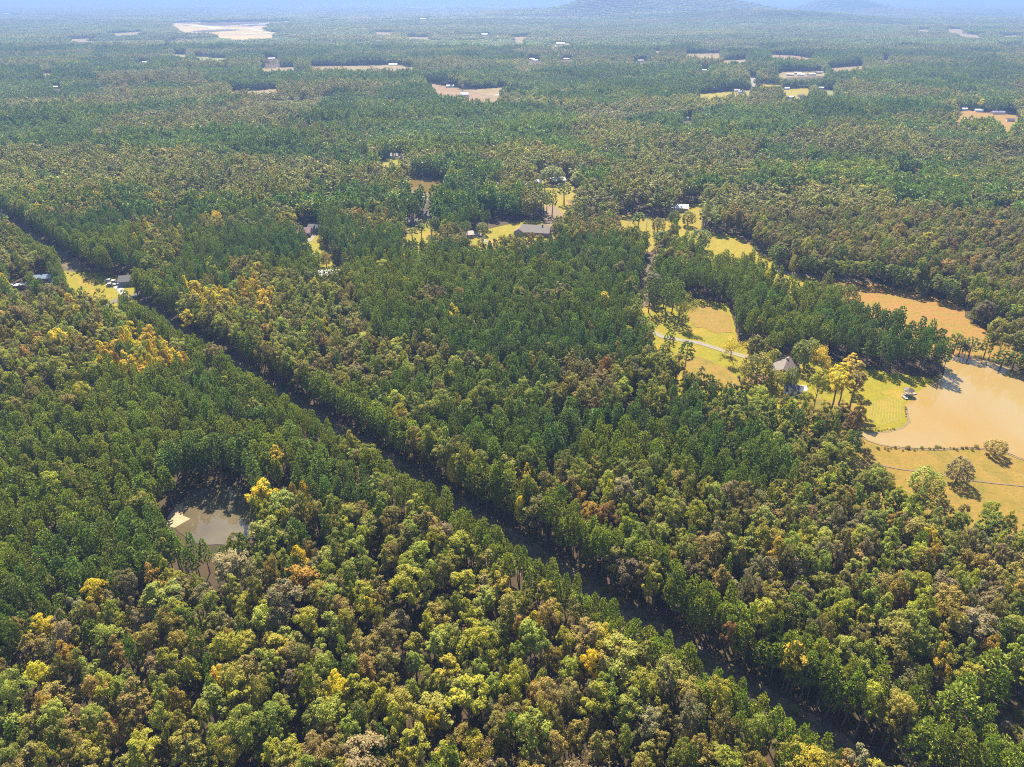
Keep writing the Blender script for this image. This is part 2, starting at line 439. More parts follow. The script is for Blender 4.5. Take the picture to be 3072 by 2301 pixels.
FARPX = {
 'far_a': [(1528,111),(1595,108),(1572,124),(1533,121)],
 'far_b': [(1650,134),(1680,128),(1735,127),(1732,134),(1680,138),(1655,147)],
 'far_c': [(1215,109),(1295,110),(1292,115),(1215,115)],
 'far_d': [(1122,97),(1185,97),(1182,103),(1125,103)],
 'far_e': [(2832,88),(2888,90),(2885,101),(2835,98)],
 'far_f': [(2875,102),(2945,107),(2941,114),(2885,111)],
 'far_g': [(2745,91),(2795,90),(2793,97),(2747,97)],
 'far_h': [(2996,108),(3068,106),(3068,111),(3000,113)],
 'far_i': [(2855,20),(2880,20),(2868,29),(2852,27)],
 'far_j': [(330,102),(430,97),(428,103),(335,108)],
 'far_k': [(200,118),(280,115),(278,121),(205,123)],
 'far_l': [(495,126),(528,122),(527,128),(500,134)],
 'far_m': [(2645,181),(2665,180),(2662,192),(2648,190)],
 'far_n': [(2080,105),(2110,112),(2140,128),(2130,129),(2095,116)],
 'far_o': [(1960,154),(1982,152),(1980,162),(1965,163)],
 'far_p': [(125,222),(160,221),(158,231),(130,231)],
 'far_q': [(2990,140),(3072,137),(3072,143),(2995,144)],
}
FARH = [
 (2370,227,22,14,'roof_pink','first pink roof of the hamlet from the left'),(2393,222,22,12,'roof_pink','second pink roof of the hamlet, set further back'),(2402,227,20,12,'roof_white','white roof third from left in the hamlet'),
 (2434,226,26,13,'roof_white','long white roof fourth from left in the hamlet'),(2455,221,22,12,'roof_pink','last pink roof at the right end of the hamlet'),
 (2360,269,12,8,'roof_white','small house with dark eaves on the village lawn'),(2371,296,14,8,'roof_white','white roofed house at the lower right of the village lawn'),(2403,291,16,8,'roof_brown','low brown house at the right of the village lawn'),
 (2210,275,14,9,'roof_white','white house left of the gravel lot'),(2225,280,20,10,'roof_purple','mauve roofs left of the gravel lot'),(2463,268,12,8,'roof_white','tiny white house right of the village lawn'),
 (2890,332,14,8,'roof_white','white shed at the top left of the right hay field'),(2935,336,16,9,'roof_white','white tent-like roof behind the right hay field'),(2992,342,26,12,'roof_purple','mauve roofed farmhouse behind the right hay field'),
 (3030,364,14,9,'roof_grey','grey shed in the right hay field'),(1350,262,20,10,'roof_white','pale sheds at the top of the building site'),
 (1596,179,18,10,'roof_white','left white house of a far pair'),(1606,183,20,10,'roof_white','right white house of a far pair'),
 (1700,179,20,12,'roof_white','far white house right of the pair'),(1921,184,24,12,'roof_pink','far pink roof at right of centre'),
 (1455,106,40,25,'roof_white','white barn far off in the middle of the woods'),(1270,60,60,30,'roof_white','pale building below the far horizon, centre left'),
 (434,190,24,14,'roof_white','white house in far woods at left'),(815,178,26,14,'roof_purple','grey roofed house right of the green strip field'),
 (1180,196,30,14,'roof_white','white sheds standing by the thin pale field'),
 (22,44,110,40,'roof_white','white building at the far upper left edge'),(616,35,70,40,'roof_white','tall white building above the airfield'),
 (1680,133,45,20,'roof_white','long white building in the far clearing'),
 (2113,214,14,9,'roof_white','small white house left of the village'),(755,80,50,25,'roof_brown','first brown hangar on the airfield'),(773,78,50,25,'roof_brown','second brown hangar on the airfield'),(790,79,40,25,'roof_brown','third brown hangar on the airfield'),
 (170,265,12,9,'roof_white','small white house in the left background'),(2061,360,10,7,'roof_brown','brown shed in the right middle woods'),
]
for _i, (a, b, w, d, rf, lab) in enumerate(FARH):
    _X, _Y = gp(a, b); _hw = max(7, 0.75 * w * F / (_Y * CP + H * SP))
    POLY['yard_%d' % _i] = P([(a - _hw, b - 2.0), (a + _hw, b - 2.5), (a + _hw * 1.1, b + 2.5, 15), (a - _hw * 0.9, b + 3.0, 15)])
for _k, _v in FARPX.items():
    _ys = [q[1] for q in _v]; _mid = (min(_ys) + max(_ys)) / 2
    POLY[_k] = P([(q[0], q[1], 13) if q[1] > _mid else q for q in _v])
L2_line = P([(1975,722),(1958,760),(1940,830),(1926,880),(1914,940)])
POLY['side_lane'] = strip_poly(L2_line, 6.5)
L3_line = P([(330,905),(360,897),(392,891)])
POLY['lane'] = LANE
POLY['shore'] = strip_poly(P([(2560,1300),(2604,1326),(2641,1336),(2719,1347),(2812,1350),(2900,1345),(2951,1348),(3011,1358),(3072,1381),(3200,1424),(3420,1480)]), 5.0)
POLY['road_strip'] = strip_poly(P([(240,938),(325,909),(360,899),(395,890),(480,867)]), 7.0)

ROW = {}   # name -> (object name, material, z, roughness)
SHEETS = [
 ('lane', 'cleared_lane', 'lane', 0.020, 0.6), ('side_lane', 'cleared_lane', 'lane', 0.020, 0.5),
 ('homestead', 'lawn', 'lawn', 0.028, 0.3), ('pasture', 'pasture', 'pasture', 0.024, 0.3), ('hay_field', 'hay_field', 'hay', 0.024, 0.8),
 ('meadow', 'meadow', 'meadow', 0.026, 0.8), ('upper_meadow', 'meadow', 'meadow', 0.024, 0.6), ('upper_yard', 'meadow', 'meadow', 0.024, 0.5),
 ('centre_yard', 'lawn', 'lawn', 0.024, 0.6), ('left_yard', 'lawn', 'lawn', 0.024, 0.6), ('maroon_yard', 'lawn', 'lawn', 0.024, 0.6), ('house_yard', 'lawn', 'lawn', 0.028, 0.6),
 ('top_yard', 'lawn', 'meadow', 0.024, 0.6), ('pine_yard', 'yard', 'bank', 0.024, 0.6), ('pond_yard', 'lawn', 'lawn', 0.024, 0.6),
 ('corner_clearing', 'cleared_ground', 'lane', 0.02, 0.5), ('small_clearing', 'yard', 'redsoil', 0.024, 0.4), ('trailer_clearing', 'yard', 'soil', 0.024, 0.4),
 ('site_soil', 'bare_soil', 'soil', 0.06, 1.0), ('site_grass', 'field', 'tan', 0.04, 1.0), ('right_hay', 'hay_field', 'hay', 0.06, 1.5),
 ('row_road', 'road', 'gravel', 0.06, 0.0), ('village_lawn', 'village_lawn', 'meadow', 0.06, 1.5), ('village_lawn_two', 'village_lawn', 'green_field', 0.06, 1.5),
 ('village_drive', 'driveway', 'gravel', 0.06, 1.0), ('village_street', 'village_yard', 'tan', 0.06, 1.0), ('village_field', 'field', 'tan', 0.06, 1.0),
 ('brown_field', 'field', 'soil', 0.3, 2), ('tan_field_a', 'field', 'tan', 0.3, 2), ('tan_field_b', 'field', 'tan', 0.3, 2),
 ('green_strip', 'field', 'green_field', 0.3, 2), ('tan_strip', 'field', 'tan', 0.3, 2), ('airfield', 'airfield', 'dry', 0.6, 6),
 ('line_field_a', 'field', 'tan', 0.3, 2), ('line_field_b', 'field', 'tan', 0.3, 2), ('line_field_c', 'field', 'tan', 0.3, 2)]
SHEETS += [(k, 'field', 'tan', 0.8, 11) for k in POLY if k.startswith('far_') and k != 'far_pond']
for key, nm, mt, z, rg in SHEETS:
    sheet(nm, POLY[key], z, M[mt], rg)
# water: the banks stand a little above it
sheet('lake', POLY['lake'], 0.036, M['lake'], 0.15)
sheet('pond', POLY['far_pond'], 0.036, M['pond'], 0.3)
sheet('pond', POLY['forest_pond'], 0.036, M['darkpond'], 0.25)
sheet('pond', P([(1542,273),(1571,274),(1580,281),(1548,283)]), 0.10, M['turq'], 0.5)
sheet('sand_beach', P([(534,1516),(552,1508),(545,1530),(549,1548),(572,1557),(552,1568),(524,1584),(500,1580),(504,1552),(520,1530)]), 0.05, M['sand'], 0.2)
sheet('lake_bank', strip_poly(P([(2565,1296),(2600,1298),(2630,1299),(2668,1296),(2706,1285),(2728,1267),(2722,1243),(2718,1221)]), 0.9), 0.044, M['bank'], 0.12)
sheet('lake_bank', strip_poly(P([(2572,1305),(2606,1323),(2641,1335),(2719,1347),(2812,1350),(2900,1345),(2951,1348),(3011,1358),(3072,1381),(3200,1424)]), 0.8), 0.044, M['bank'], 0.12)
# grass of other colours inside the homestead lawn
sheet('dry_grass', P([(2075,925),(2105,915),(2150,925),(2190,950),(2195,998),(2150,1000),(2120,985),(2085,982),(2066,955)]), 0.034, M['pasture'], 1.2)
sheet('dry_grass', P([(2020,1060),(2060,1062),(2110,1075),(2180,1105),(2230,1150),(2190,1170),(2100,1170),(2050,1140)]), 0.034, M['pasture'], 0.5)
sheet('bare_earth', P([(2385,1240),(2430,1190),(2480,1200),(2560,1215),(2590,1260),(2640,1282),(2560,1290),(2470,1278),(2400,1270)]), 0.034, M['pasture'], 1.0)
sheet('bare_earth', P([(2240,1125),(2280,1118),(2310,1130),(2300,1150),(2250,1152)]), 0.034, M['redsoil'], 0.3)
sheet('bare_earth', P([(1700,600),(1728,598),(1730,618),(1712,622)]), 0.04, M['redsoil'], 0.4)
sheet('driveway', strip_poly(P([(1925,958),(1950,990),(1985,1010),(2040,1020),(2100,1030),(2170,1052),(2240,1072),(2300,1085),(2335,1092)]), 3.2), 0.04, M['gravel'], 0.1)
sheet('driveway', P([(332,855),(350,846),(360,848),(372,868),(380,890),(366,893),(356,876)]), 0.036, M['concrete'], 0.1)
sheet('road', strip_poly(P([(250,935),(325,909),(360,899),(395,890),(470,870)]), 5.2), 0.034, M['asphalt'], 0.0)
sheet('concrete_pad', P([(2390,1156),(2420,1158),(2424,1172),(2398,1176)]), 0.042, M['concrete'], 0.0)
sheet('driveway', strip_poly(P([(928,725),(935,712),(945,706),(930,700),(920,698)]), 3.5), 0.034, M['gravel'], 0.1)
sheet('driveway', strip_poly(P([(945,768),(970,772),(990,775)]), 3.0), 0.034, M['gravel'], 0.1)
sheet('driveway', strip_poly(P([(1390,700),(1425,706),(1452,718),(1456,728)]), 3.2), 0.034, M['gravel'], 0.1)
sheet('driveway', strip_poly(P([(1250,668),(1285,660),(1300,648)]), 3.0), 0.034, M['gravel'], 0.1)
sheet('driveway', strip_poly(P([(1685,545),(1690,556),(1672,566)]), 4.0), 0.034, M['bank'], 0.1)
sheet('road', strip_poly(P([(2318,812),(2345,816),(2400,824),(2470,834),(2560,842),(2640,848)]), 3.6), 0.034, M['gravel'], 0.0)
sheet('white_gravel_strip', P([(1478,287),(1500,281),(1530,273),(1546,270),(1549,275),(1530,281),(1500,286)]), 0.09, M['concrete'], 0.3)
sheet('dirt_track', strip_poly(P([(1341,262),(1390,268),(1440,281),(1500,298)]), 7), 0.09, M['bank'], 0.3)
sheet('gravel_lot', P([(2255,278),(2310,280),(2360,288),(2345,294),(2290,290),(2255,284)]), 0.1, M['gravel'], 0.5)
sheet('runway', strip_poly(P([(575,76),(640,85),(755,103)]), 60), 1.4, M['concrete'], 0)
sheet('runway', strip_poly(P([(680,81),(760,75),(873,70)]), 45), 1.4, M['concrete'], 0)
sheet('runway', strip_poly(P([(745,87),(808,101)]), 30), 1.4, M['concrete'], 0)
sheet('farm_track', strip_poly(P([(2580,1385),(2640,1395),(2700,1408),(2800,1420),(2900,1440),(3000,1452),(3120,1464)]), 0.7), 0.034, M['bank'], 0.1)

# ------------------------------------------------------------------ tree shapes
def crown_broad(seed, R=3.7, h0=5.5, h1=16.0, lobes=7, subs=5, leaves=46, size=0.40, flat=0.85, r0=0.35, r1=0.75):
    """an uneven crown: a few big limbs' worth of lobes, each broken into smaller tufts of leaves"""
    g = np.random.default_rng(seed)
    cz = (h0 + h1) / 2; hz = (h1 - h0) / 2
    C, RR, OUT, LC = [], [], [], []
    for k in range(lobes):
        t = (k + 0.5) / lobes
        zz = float(np.clip(0.92 - 1.5 * t + g.uniform(-0.2, 0.2), -0.7, 0.95))
        a = k * 2.39996 + g.uniform(-0.7, 0.7)
        rr = math.sqrt(max(0.0, 1 - zz * zz)) * g.uniform(r0, r1)
        lr = R * g.uniform(0.34, 0.52)
        lc = np.array([rr * math.cos(a) * R, rr * math.sin(a) * R, cz + zz * hz * g.uniform(0.55, 0.95)])
        LC.append(lc)
        for q in range(subs):
            d = g.normal(size=3); d[2] = abs(d[2]) * 1.1 - 0.35; d /= np.linalg.norm(d)
            C.append(lc + d * lr * g.uniform(0.55, 1.0) * np.array([1, 1, 1.15]))
            RR.append(lr * g.uniform(0.34, 0.58)); OUT.append(d + np.array([0, 0, 0.5]) + 0.4 * (lc - [0, 0, cz]) / R)
    C = np.array(C); RR = np.array(RR); OUT = np.array(OUT); OUT /= np.linalg.norm(OUT, axis=1)[:, None]
    m = len(C); n = m * leaves
    idx = np.repeat(np.arange(m), leaves)
    d = g.normal(size=(n, 3)); d /= np.linalg.norm(d, axis=1)[:, None]
    dots = (d * OUT[idx]).sum(1)
    flip = dots < -0.2
    d[flip] -= 2 * dots[flip][:, None] * OUT[idx][flip]
    rad = RR[idx] * g.uniform(0.45, 1.12, n) * np.where(g.random(n) < 0.15, g.uniform(1.0, 1.4, n), 1)
    cen = C[idx] + d * rad[:, None] * np.array([1, 1, flat])
    nrm = d * 0.8 + np.array([0, 0, 0.45]) + g.normal(size=(n, 3)) * 0.42
    return leaf_quads(g, cen, nrm, size * g.uniform(0.6, 1.4, n)), np.array(LC), RR
def leaf_quads(g, cen, nrm, size, aspect=None):
    n = len(cen)
    nrm = nrm / np.linalg.norm(nrm, axis=1)[:, None]
    ref = g.normal(size=(n, 3))
    a = np.cross(nrm, ref); a /= np.linalg.norm(a, axis=1)[:, None]
    b = np.cross(nrm, a)
    s = np.asarray(size)[:, None] * 0.5
    asp = g.uniform(0.75, 1.3, n)[:, None]
    q = np.stack([cen - a * s * asp - b * s * 0.6, cen + a * s * 0.6 * asp - b * s, cen + a * s * asp + b * s * 0.6, cen - a * s * 0.6 * asp + b * s], 1)
    return q
def crown_round(seed, R=4.2, h0=0.4, h1=9.5, clumps=95, leaves=30, size=0.30):
    """a full round crown, as trees grow in the open"""
    g = np.random.default_rng(seed)
    C, RR, OUT = [], [], []
    cz = h0 + (h1 - h0) * 0.46
    for k in range(clumps):
        zz = 1 - 1.75 * (k + 0.5) / clumps
        a = k * 2.39996 + g.uniform(-0.3, 0.3)
        rr = math.sqrt(max(0, 1 - zz * zz))
        lump = 0.80 + 0.16 * math.sin(3 * a + seed) * rr + g.uniform(-0.10, 0.08)
        d = np.array([rr * math.cos(a), rr * math.sin(a), zz])
        C.append(d * lump * np.array([R * 0.9, R * 0.9, (h1 - cz) * 0.92]) + [0, 0, cz]); OUT.append(d)
        RR.append(R * g.uniform(0.13, 0.24))
    C = np.array(C); OUT = np.array(OUT); RR = np.array(RR)
    idx = np.repeat(np.arange(clumps), leaves); n = len(idx)
    d = g.normal(size=(n, 3)); d /= np.linalg.norm(d, axis=1)[:, None]
    d += 0.5 * OUT[idx]; d /= np.linalg.norm(d, axis=1)[:, None]
    cen = C[idx] + d * (RR[idx] * g.uniform(0.3, 1.15, n))[:, None]
    cen[:, 2] = np.maximum(cen[:, 2], 0.12)
    nrm = d * 0.8 + [0, 0, 0.4] + g.normal(size=(n, 3)) * 0.42
    return leaf_quads(g, cen, nrm, size * g.uniform(0.6, 1.4, n)), C[::12]
def crown_poplar(seed, R=2.6, h0=4.5, h1=16.5):
    g = np.random.default_rng(seed)
    n = 2600
    t = g.random(n) ** 0.8
    prof = np.sin(np.clip(0.10 + t * 0.86, 0, 1) ** 1.15 * math.pi) ** 0.55
    a = g.uniform(0, 2 * math.pi, n)
    k = np.floor(a / (2 * math.pi) * 5 + t * 7)
    lump = 0.74 + 0.26 * np.sin(k * 12.9898) + 0.14 * np.sin(a * 3 + t * 20)
    r = R * prof * lump * np.sqrt(g.uniform(0.5, 1.05, n))
    cen = np.stack([r * np.cos(a), r * np.sin(a), h0 + t * (h1 - h0)], 1)
    nrm = np.stack([np.cos(a), np.sin(a), 0.5 + 0 * a], 1) + g.normal(size=(n, 3)) * 0.5
    return leaf_quads(g, cen, nrm, 0.31 * g.uniform(0.7, 1.35, n))
def crown_pine(seed, R=2.75, h0=5.5, h1=16.0, tufts=95, blades=11, bl=0.95, bw=0.30, pw=0.75):
    g = np.random.default_rng(seed)
    cen, ax, ln = [], [], []
    for k in range(tufts):
        t = (k + 0.5) / tufts
        t = 1 - (1 - t) ** 0.85
        prof = R * ((1 - t) ** pw) * (0.55 + 0.45 * min(1, t * 5)) + 0.12
        a = k * 2.39996 + g.uniform(-0.4, 0.4)
        rr = prof * g.uniform(0.55, 1.08)
        c = np.array([rr * math.cos(a), rr * math.sin(a), h0 + t * (h1 - h0) * 0.97 + g.uniform(-0.35, 0.35)])
        out = np.array([math.cos(a) * 0.75, math.sin(a) * 0.75, 0.75 + 0.6 * t])
        d = out + g.normal(size=(blades, 3)) * 0.62
        d /= np.linalg.norm(d, axis=1)[:, None]
        L = bl * g.uniform(0.7, 1.25, blades)
        cen.append(c + d * L[:, None] * 0.35); ax.append(d); ln.append(L)
    cen = np.concatenate(cen); ax = np.concatenate(ax); ln = np.concatenate(ln)
    n = len(cen)
    side = np.cross(ax, g.normal(size=(n, 3))); side /= np.linalg.norm(side, axis=1)[:, None]
    w = bw * g.uniform(0.7, 1.3, n)[:, None]; L = ln[:, None]
    return np.stack([cen - ax * L * 0.5 - side * w * 0.35, cen - ax * L * 0.5 + side * w * 0.35, cen + ax * L * 0.45 + side * w * 0.6, cen + ax * L * 0.55 - side * w * 0.5], 1)
def trunk_geo(seed, h, r, limbs=None, n=6):
    g = random.Random(seed)
    v, f = [], []
    pts = [(0, 0, -0.3)]
    x = y = 0
    for k in range(1, 5):
        x += g.uniform(-0.12, 0.12); y += g.uniform(-0.12, 0.12)
        pts.append((x, y, h * k / 4))
    tube(v, f, pts, [r * 1.25, r, r * 0.8, r * 0.55, r * 0.2], n)
    if limbs is not None:
        for c in limbs:
            z0 = max(2.5, min(h * 0.8, c[2] * 0.62))
            tube(v, f, [(x * z0 / h, y * z0 / h, z0), (c[0] * 0.5, c[1] * 0.5, (z0 + c[2]) / 2 + 0.2), tuple(c)], [r * 0.42, r * 0.26, r * 0.1], 4)
    return v, f
def branchy(seed, h=13.0, r=0.24, spread=0.75, levels=4):
    g = random.Random(seed)
    v, f, tips = [], [], []
    def grow(p, d, L, rad, lev):
        q = p + d * L * 0.5 + Vector((g.uniform(-1, 1), g.uniform(-1, 1), 0)) * L * 0.07
        e = q + (d + Vector((0, 0, 0.12))).normalized() * L * 0.5
        tube(v, f, [tuple(p), tuple(q), tuple(e)], [rad, rad * 0.8, rad * 0.55], 5 if lev < 2 else 3)
        if lev >= levels:
            tips.append(tuple(e)); return
        k = 3 if lev < 3 else 2
        for i in range(k + (1 if lev == 1 else 0)):
            a = g.uniform(0, 2 * math.pi)
            o = d.orthogonal().normalized()
            o.rotate(Matrix.Rotation(a, 3, d))
            nd = (d + o * g.uniform(spread * 0.6, spread * 1.3)).normalized()
            grow(e if i else q, nd, L * g.uniform(0.55, 0.78), rad * 0.5, lev + 1)
    grow(Vector((0, 0, -0.3)), Vector((0, 0, 1)), h * 0.42, r, 0)
    return v, f, tips
def quads_mesh(name, q, mat, extra=None, seed=0):
    """q: n x 4 x 3 leaf faces; extra = (verts, faces, material) joined on"""
    g = np.random.default_rng(seed + 77)
    n = len(q)
    v = q.reshape(-1, 3)
    nf = n; ev = ef = None
    me = bpy.data.meshes.new(name)
    if extra:
        verts = v.tolist() + [tuple(x) for x in extra[0]]
        b = n * 4
        faces = (np.arange(n * 4).reshape(n, 4)).tolist() + [[i + b for i in fc] for fc in extra[1]]
    else:
        verts = v.tolist(); faces = (np.arange(n * 4).reshape(n, 4)).tolist()
    me.from_pydata(verts, [], faces)
    me.update()
    me.materials.append(mat)
    if extra:
        me.materials.append(extra[2])
        mi = np.zeros(len(faces), np.int32); mi[n:] = 1
        me.polygons.foreach_set('material_index', mi)
    at = me.attributes.new('leaf_var', 'FLOAT', 'FACE')
    val = np.ones(len(faces), np.float32)
    val[:n] = g.uniform(0.72, 1.28, n)
    at.data.foreach_set('value', val)
    return me

protos = bpy.data.collections.new('tree_shapes')      # not linked to the scene
PROTO = []                                            # list of dicts
def add_proto(kind, q, tv, tf, mat, R, h, seed, lod=0, bark='bark'):
    i = len(PROTO)
    joined = quads_mesh('shape_%02d' % i, q, mat, (tv, tf, M[bark]), seed)
    o = bpy.data.objects.new('shape_%02d' % i, joined)
    protos.objects.link(o)
    d = dict(kind=kind, R=R, h=h, lod=lod, crown=None, trunk=None)
    if lod == 0:
        d['crown'] = quads_mesh('crown', q, mat, None, seed)
        tm = bpy.data.meshes.new('trunk'); tm.from_pydata(tv, [], tf); tm.update(); tm.materials.append(M[bark])
        d['trunk'] = tm
    PROTO.append(d)
    return i
IDX = {k: [] for k in ('broad', 'pine', 'poplar', 'tallpine', 'bare', 'sparse', 'bush', 'broad_lo', 'pine_lo', 'tile')}
for s, (R, h0, h1, lb, fl) in enumerate([(3.6, 5.5, 16, 7, .85), (3.9, 6.0, 15.5, 9, .8), (3.1, 4.5, 17, 7, .95), (4.1, 7.0, 15.5, 8, .75), (2.9, 6.0, 16, 6, .9), (3.6, 4.0, 16, 9, .85), (3.3, 6.5, 16.5, 6, 1.0), (3.5, 5.0, 16, 8, .9)]):
    q, C, RR = crown_broad(100 + s, R, h0 - 1.5, h1, lb + 1, 7, 80, 0.255, fl)
    tv, tf = trunk_geo(s, h1 * 0.8, 0.22, C)
    IDX['broad'].append(add_proto('broad', q, tv, tf, M['leaf'], R, 16.0, s))
for s, (R, h0, pw) in enumerate([(2.6, 6.0, .50), (2.4, 7.0, .42), (2.7, 5.5, .55), (2.5, 8.0, .36), (2.2, 5.0, .60), (2.7, 7.0, .40), (2.3, 8.5, .45)]):
    q = crown_pine(200 + s, R * 0.92, h0, 16.0, 100, 17, 0.70, 0.17, pw=pw)
    tv, tf = trunk_geo(20 + s, 14.5, 0.19)
    IDX['pine'].append(add_proto('pine', q, tv, tf, M['needle'], R, 16.0, 20 + s))
for s in range(3):
    q = crown_poplar(300 + s, 2.4 + 0.2 * s)
    tv, tf = trunk_geo(40 + s, 14.5, 0.19)
    IDX['poplar'].append(add_proto('poplar', q, tv, tf, M['leaf'], 2.5, 16.0, 40 + s))
for s in range(3):
    q = crown_pine(320 + s, 3.0, 8.5 - s, 16.0, 90, 18, 0.75, 0.19, 0.40)
    tv, tf = trunk_geo(50 + s, 15.2, 0.24, [(1.6, .5, 11), (-1.4, 1, 11.8), (.4, -1.7, 10.6)])
    IDX['tallpine'].append(add_proto('tallpine', q, tv, tf, M['needle'], 2.9, 16.0, 50 + s))
for s in range(3):
    v, f, tips = branchy(60 + s, 14.0)
    g = np.random.default_rng(s)
    tp = np.array(tips)
    q = leaf_quads(g, np.repeat(tp, 1, 0)[:40] + g.normal(size=(40, 3)) * 0.2, g.normal(size=(40, 3)), np.full(40, 0.25))
    IDX['bare'].append(add_proto('bare', q, v, f, M['leaf'], 3.2, 14.0, 60 + s, bark='deadwood'))
for s in range(3):
    v, f, tips = branchy(70 + s, 13.0, 0.26, 0.85)
    g = np.random.default_rng(s + 9)
    tp = np.repeat(np.array(tips), 42, 0)
    q = leaf_quads(g, tp + g.normal(size=tp.shape) * 0.6, g.normal(size=tp.shape) + [0, 0, .6], 0.30 * g.uniform(0.7, 1.3, len(tp)))
    IDX['sparse'].append(add_proto('sparse', q, v, f, M['leaf'], 4.0, 13.0, 70 + s))
for s in range(3):
    q, C = crown_round(400 + s)
    tv, tf = trunk_geo(80 + s, 6.5, 0.26, C)
    IDX['bush'].append(add_proto('bush', q, tv, tf, M['leaf'], 4.2, 9.5, 80 + s))
# lighter shapes for far trees
for s in range(5):
    q, C, RR = crown_broad(500 + s, 3.5 + 0.15 * s, 4.0, 16.0, 7, 4, 13, 0.75, 0.9)
    tv, tf = trunk_geo(90 + s, 12, 0.24, None, 4)
    IDX['broad_lo'].append(add_proto('broad', q, tv, tf, M['leaf'], 3.8, 16.0, 90 + s, 1))
for s in range(4):
    q = crown_pine(520 + s, 2.7, 5.5, 16.0, 34, 6, 1.35, 0.75, 0.38 + 0.08 * s)
    tv, tf = trunk_geo(95 + s, 14, 0.2, None, 4)
    IDX['pine_lo'].append(add_proto('pine', q, tv, tf, M['needle'], 2.7, 16.0, 95 + s, 1))
# small stands of trees, for woods kilometres away
for s in range(6):
    g = np.random.default_rng(600 + s)
    Q = []
    for ix in range(6):
        for iy in range(6):
            c = np.array([(ix - 2.5) * 5.5 + g.uniform(-2, 2), (iy - 2.5) * 5.5 + g.uniform(-2, 2), 0])
            n = 20
            d = g.normal(size=(n, 3)); d[:, 2] = np.abs(d[:, 2]) * 1.0 - 0.2
            d /= np.linalg.norm(d, axis=1)[:, None]
            hh = g.uniform(12.5, 18); r = g.uniform(2.4, 3.8)
            cen = c + d * np.array([r, r, hh * 0.42]) + np.array([0, 0, hh * 0.55])
            Q.append(leaf_quads(g, cen, d + g.normal(size=(n, 3)) * 0.3, 2.3 * g.uniform(0.7, 1.3, n)))
    q = np.concatenate(Q)
    tv, tf = trunk_geo(110 + s, 10, 0.3, None, 4)
    i = add_proto('tile', q, tv, tf, M['leaf'], 16.5, 16.0, 110 + s, 2)
    me = protos.objects['shape_%02d' % i].data
    val = np.ones(len(me.polygons), np.float32)
    val[:720] = (np.repeat(g.uniform(0.6, 1.4, 36), 20) * g.uniform(0.8, 1.2, 720))
    me.attributes['leaf_var'].data.foreach_set('value', val)
    IDX['tile'].append(i)

# ------------------------------------------------------------------ what grows where
LEAF_GAIN = 1.8
COL = {'pine': (0.098, 0.126, 0.018), 'pineblue': (0.080, 0.110, 0.021), 'pinelight': (0.128, 0.146, 0.014),
       'green': (0.106, 0.114, 0.014), 'lightgreen': (0.148, 0.155, 0.022), 'yellowgreen': (0.178, 0.163, 0.013),
       'olive': (0.140, 0.121, 0.018), 'brown': (0.132, 0.105, 0.026), 'greybrown': (0.132, 0.106, 0.048),
       'yellow': (0.31, 0.235, 0.010), 'gold': (0.27, 0.185, 0.014), 'orange': (0.205, 0.122, 0.018), 'rust': (0.165, 0.085, 0.026), 'tanbrown': (0.178, 0.130, 0.030)}
CN = list(COL)
for _c in CN: COL[_c] = tuple(v * LEAF_GAIN for v in COL[_c])
CV = np.array([COL[c] for c in CN])
PAL = {   # share of pines, then shares of leaf colours among the broadleaf trees
 'P': (0.965, dict(olive=3, brown=2, yellowgreen=2, yellow=1.2, green=2)),
 'M': (0.55, dict(green=3, olive=3, yellowgreen=2, brown=2, yellow=.8, orange=.3, tanbrown=1)),
 'H': (0.07, dict(yellowgreen=3.4, lightgreen=3.2, green=2.6, olive=4, brown=2.2, greybrown=1.2, tanbrown=1.3, yellow=.35, orange=.15)),
 'B': (0.07, dict(olive=3.4, brown=3.2, greybrown=4.0, green=1.5, lightgreen=1.6, tanbrown=2, orange=.2, rust=.12, yellowgreen=1.5)),
 'Y': (0.18, dict(yellow=6, gold=1.5, yellowgreen=3, orange=.7, olive=2, lightgreen=2)),
 'G': (0.12, dict(green=5, lightgreen=3, olive=2, yellowgreen=1.5)),
 'E': (0.75, dict(yellowgreen=3, olive=2, green=2)),
}
PK = list(PAL)
def CT(pts): return P([(p[0], p[1], 13.0) for p in pts])
